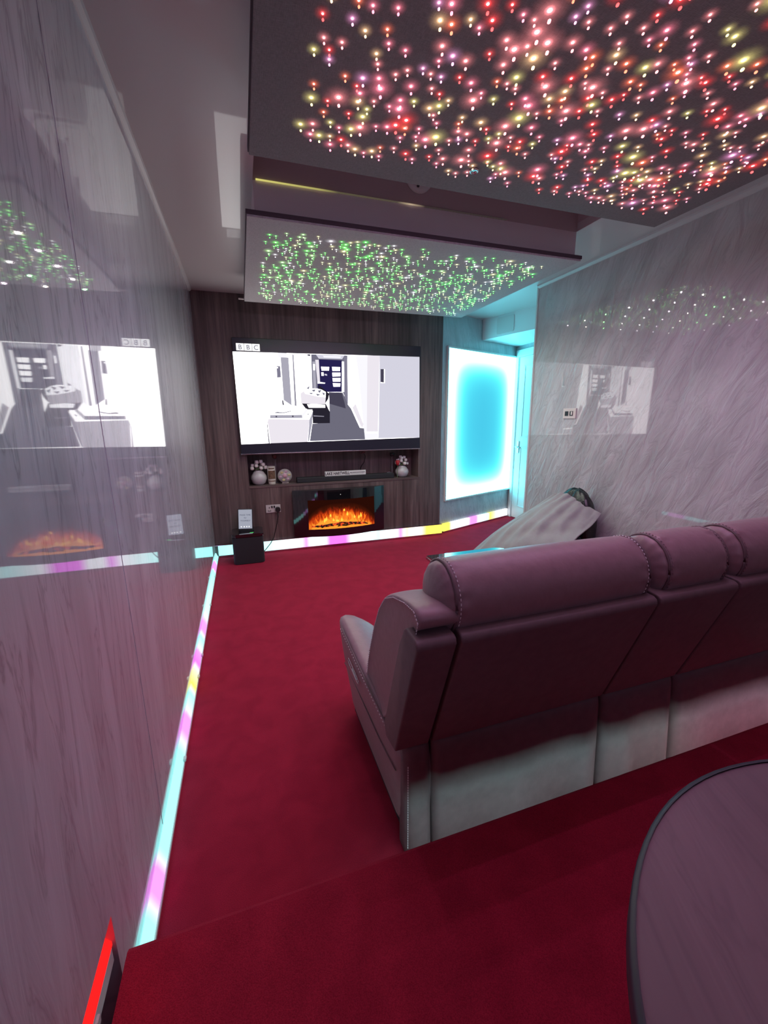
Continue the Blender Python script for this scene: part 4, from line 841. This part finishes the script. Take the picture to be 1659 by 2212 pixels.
# --- rolled head rests
def roll(x0, x1, seed, left_cap=True):
    rnd = random.Random(seed); yc, zc, ry, rz = 0.992, 0.914, 0.100, 0.110; n = 56; m_ = 64; rings = []
    L_ = x1-x0
    for i in range(n+1):
        u = i/n; x = x0+L_*u; e = min(u, 1-u)*L_
        cap = math.sqrt(max(0.0, 1-(1-min(e/0.045, 1))**2)); cap = 0.12+0.88*cap
        pinch = 1-0.055*math.exp(-((e-0.040)/0.010)**2)
        swell = 1+0.03*math.sin(PI*u)
        ring = []
        for j in range(m_):
            a = 2*PI*j/m_
            wr = 1+0.020*math.sin(9*a+seed+2*math.sin(2*a))*math.exp(-((e-0.062)/0.016)**2)+0.014*math.sin(14*a+2*seed)*math.exp(-((e-0.05)/0.02)**2)-0.05*math.exp(-((e-0.07)/0.02)**2)*math.exp(-(((a-1.0-0.9*(seed%2))%(2*PI))/0.13)**2)+0.018*math.sin(17*a+seed)*math.exp(-((e-0.022)/0.012)**2)
            rr = cap*pinch*swell*wr
            y = yc-ry*rr*math.cos(a); z = zc+rz*rr*math.sin(a)
            ring.append((x, y, z))
        rings.append(ring)
    bm = nb(); loft(bm, rings); o = obj('headrest_roll', bm, LE, t, True); sub(o, 1)
    for e0, s_ in ((x0+0.040, 1), (x1-0.040, -1)):
        pts = []
        for k in range(37):
            a = 2*PI*k/36; f = 0.968; pts.append((e0, yc-ry*f*math.cos(a), zc+rz*f*math.sin(a)))
        bm = nb(); tube(bm, pts, 0.0045, 6); pp = obj('piping', bm, LB, o, True)
        bs = nb()
        for k in range(54):
            a = 2*PI*k/54; a2 = a+0.055; f = 1.005
            tube(bs, [(e0+s_*0.010, yc-ry*f*math.cos(a), zc+rz*f*math.sin(a)), (e0+s_*0.010, yc-ry*f*math.cos(a2), zc+rz*f*math.sin(a2))], 0.0016, 4)
        obj('stitching', bs, M['thread'] if seed == 1 else M['leather'], o)
roll(0.458, 1.212, 1); roll(1.214, 1.562, 2); roll(1.566, 2.275, 3)

# ================================================================ round table behind the sofa
TCX, TCY, TR, TZ = 0.613, -0.092, 0.424, 0.90
t = thing('round_table', 'round lilac grey stone topped table with dark edge on the raised carpet', 'table', (TCX, TCY, PZ))
bm = nb(); lathe(bm, [(TR-0.012, -0.028), (TR-0.006, -0.022), (TR-0.006, 0.0)], (TCX, TCY, TZ), 96); obj('table_top', bm, M['stone_table'], t)
bm = nb(); loft(bm, [[(TCX+r*math.cos(2*PI*k/96), TCY+r*math.sin(2*PI*k/96), TZ+z) for k in range(96)] for r, z in ((TR-0.0062, 0.002), (TR-0.001, 0.001), (TR, -0.006), (TR, -0.026), (TR-0.004, -0.030), (TR-0.0125, -0.030))], cap=False); obj('edge_band', bm, M['table_rim'], t, True)
bm = nb(); lathe(bm, [(0.22, 0.0), (0.22, 0.012), (0.05, 0.03), (0.035, 0.06), (0.035, TZ-PZ-0.05), (0.09, TZ-PZ-0.032)], (TCX, TCY, PZ), 32); obj('pedestal', bm, M['black'], t, True)

# ================================================================ mirror topped coffee table
t = thing('coffee_table', 'low mirror topped coffee table in front of the sofa reflecting the cyan panel', 'coffee table', (1.53, 2.40, 0))
CX0, CX1, CYa, CYb, CZt = 1.225, 1.865, 2.16, 2.685, 0.42
out = [(CX0, CYa), (CX0, CYb)]+[(CX1-0.09+0.09*math.sin(math.radians(90*k/8)), CYb-0.09+0.09*math.cos(math.radians(90*k/8))) for k in range(9)]+[(CX1, CYa)]
bm = nb(); prism(bm, out, 2, CZt-0.012, CZt); obj('mirror_top', bm, M['glass_top'], t)
cxm, cym = (CX0+CX1)/2, (CYa+CYb)/2
out2 = [(cxm+(x-cxm)*1.012, cym+(y-cym)*1.014) for x, y in out]
bm = nb(); prism(bm, out2, 2, CZt-0.030, CZt-0.0125); obj('frame', bm, M['chrome'], t)
for x in (CX0+0.04, CX1-0.04):
    for y in (CYa+0.04, CYb-0.08):
        bm = nb(); tube(bm, [(x, y, 0.0), (x, y, CZt-0.03)], 0.014, 10); obj('leg', bm, M['chrome'], t, True)
bm = nb(); prism(bm, [(x*0.86+cxm*0.14, y*0.86+cym*0.14) for x, y in out], 2, 0.13, 0.142); obj('lower_shelf', bm, M['gloss_black'], t)
bm = nb()
for k, (h0, h1) in enumerate(((0.0, 0.050), (0.012, 0.068), (0.008, 0.050), (0.010, 0.055), (0.0, 0.072))):
    x = 1.432+k*0.018; prism(bm, [(x, 2.475+h0), (x+0.013, 2.475+h0), (x+0.015, 2.475+h1), (x+0.006, 2.475+h1+0.006), (x-0.001, 2.475+h1-0.004)], 2, CZt, CZt+0.0012)
obj('dark_bars', bm, M['ink'], t)  # five flat dark bars lying on the mirror top

# ================================================================ bean bag with throw
def blob(bm, c, r, seed, amp, u=40, v=26, slump=0.6):
    rnd = random.Random(seed); ph = [rnd.uniform(0, 6.28) for _ in range(8)]; R = []
    for j in range(1, v):
        th = PI*j/v; ring = []
        for i in range(u):
            ph_ = 2*PI*i/u
            k = 1+amp*(math.sin(3*ph_+ph[0])*math.sin(2*th+ph[1])+0.6*math.sin(7*ph_+ph[2]+2*th)*math.sin(th)+0.35*math.sin(15*ph_+ph[3]+5*th))
            x = r[0]*math.sin(th)*math.cos(ph_)*k; y = r[1]*math.sin(th)*math.sin(ph_)*k; z = math.cos(th)
            zz = z if z > 0 else -abs(z)**(slump)*1.0
            ring.append((c[0]+x, c[1]+y, c[2]+r[2]*zz*(k if z > 0 else 1)))
        R.append(ring)
    loft(bm, R)
t = thing('bean_bag', 'black bean bag slumped against the right wall beneath a grey throw', 'bean bag', (2.38, 2.85, 0))
bm = nb(); blob(bm, (2.44, 2.80, 0.28), (0.225, 0.35, 0.28), 3, 0.03)
bmesh.ops.transform(bm, matrix=Matrix.Identity(4), verts=bm.verts[:])
obj('bag_base', bm, M['bag_grey'], t, True)
bm = nb(); blob(bm, (2.585, 2.70, 0.555), (0.112, 0.20, 0.285), 8, 0.05)
obj('bag_top', bm, M['bag'], t, True)
tt = thing('throw', 'crumpled grey throw blanket draped over the black bean bag', 'blanket', (2.2, 2.8, 0.2))
rows = [  # far-left silhouette point, middle, near-right hem point
 ((2.50, 2.86, 0.776), (2.505, 2.72, 0.792), (2.53, 2.60, 0.742), (2.60, 2.455, 0.672)),
 ((2.42, 2.98, 0.655), (2.36, 2.78, 0.690), (2.38, 2.58, 0.668), (2.485, 2.425, 0.590)),
 ((2.33, 3.11, 0.530), (2.22, 2.84, 0.585), (2.25, 2.60, 0.580), (2.37, 2.385, 0.560)),
 ((2.22, 3.23, 0.395), (2.10, 2.94, 0.450), (2.12, 2.64, 0.480), (2.24, 2.345, 0.500)),
 ((2.12, 3.33, 0.260), (2.00, 3.02, 0.310), (2.02, 2.66, 0.370), (2.12, 2.32, 0.400)),
 ((2.02, 3.40, 0.130), (1.93, 3.08, 0.170), (1.95, 2.66, 0.220), (2.06, 2.31, 0.260)),
 ((1.97, 3.45, 0.02), (1.89, 3.10, 0.02), (1.92, 2.66, 0.03), (2.03, 2.30, 0.03)),
]
def cr(P, u):
    n = len(P)-1; s = min(int(u*n), n-1); f = u*n-s
    p0 = Vector(P[max(s-1, 0)]); p1 = Vector(P[s]); p2 = Vector(P[s+1]); p3 = Vector(P[min(s+2, n)])
    return 0.5*((2*p1)+(p2-p0)*f+(2*p0-5*p1+4*p2-p3)*f*f+(3*p1-p0-3*p2+p3)*f**3)
bm = nb(); NU, NV = 64, 70; G = []
for j in range(NV+1):
    v = j/NV; row = [tuple(cr([r_[k] for r_ in rows], v)) for k in range(4)]; g = []
    for i in range(NU+1):
        u = i/NU; p = cr(row, u)
        ca = 9.0*u+2.6*v+0.8*math.sin(5*v+2*u); cb = 17.0*u-4.0*v+1.1*math.sin(7*v)
        fold = 0.030*(0.5-abs(math.sin(ca))**0.7)*(0.25+0.75*v)+0.014*(0.5-abs(math.sin(cb))**0.6)+0.008*math.sin(26*v+9*u)*u+0.006*math.sin(41*u-11*v)
        fold *= (0.35+0.65*min(1, 6*min(u, 1-u)))
        nrm = Vector((-0.75, -0.35, 0.55)).normalized()
        g.append(bm.verts.new(p+nrm*fold))
    G.append(g)
for j in range(NV):
    for i in range(NU): bm.faces.new((G[j][i], G[j][i+1], G[j+1][i+1], G[j+1][i]))
o = obj('throw_cloth', bm, M['throw'], tt, True); md = o.modifiers.new('thickness', 'SOLIDIFY'); md.thickness = 0.008; md.offset = -1
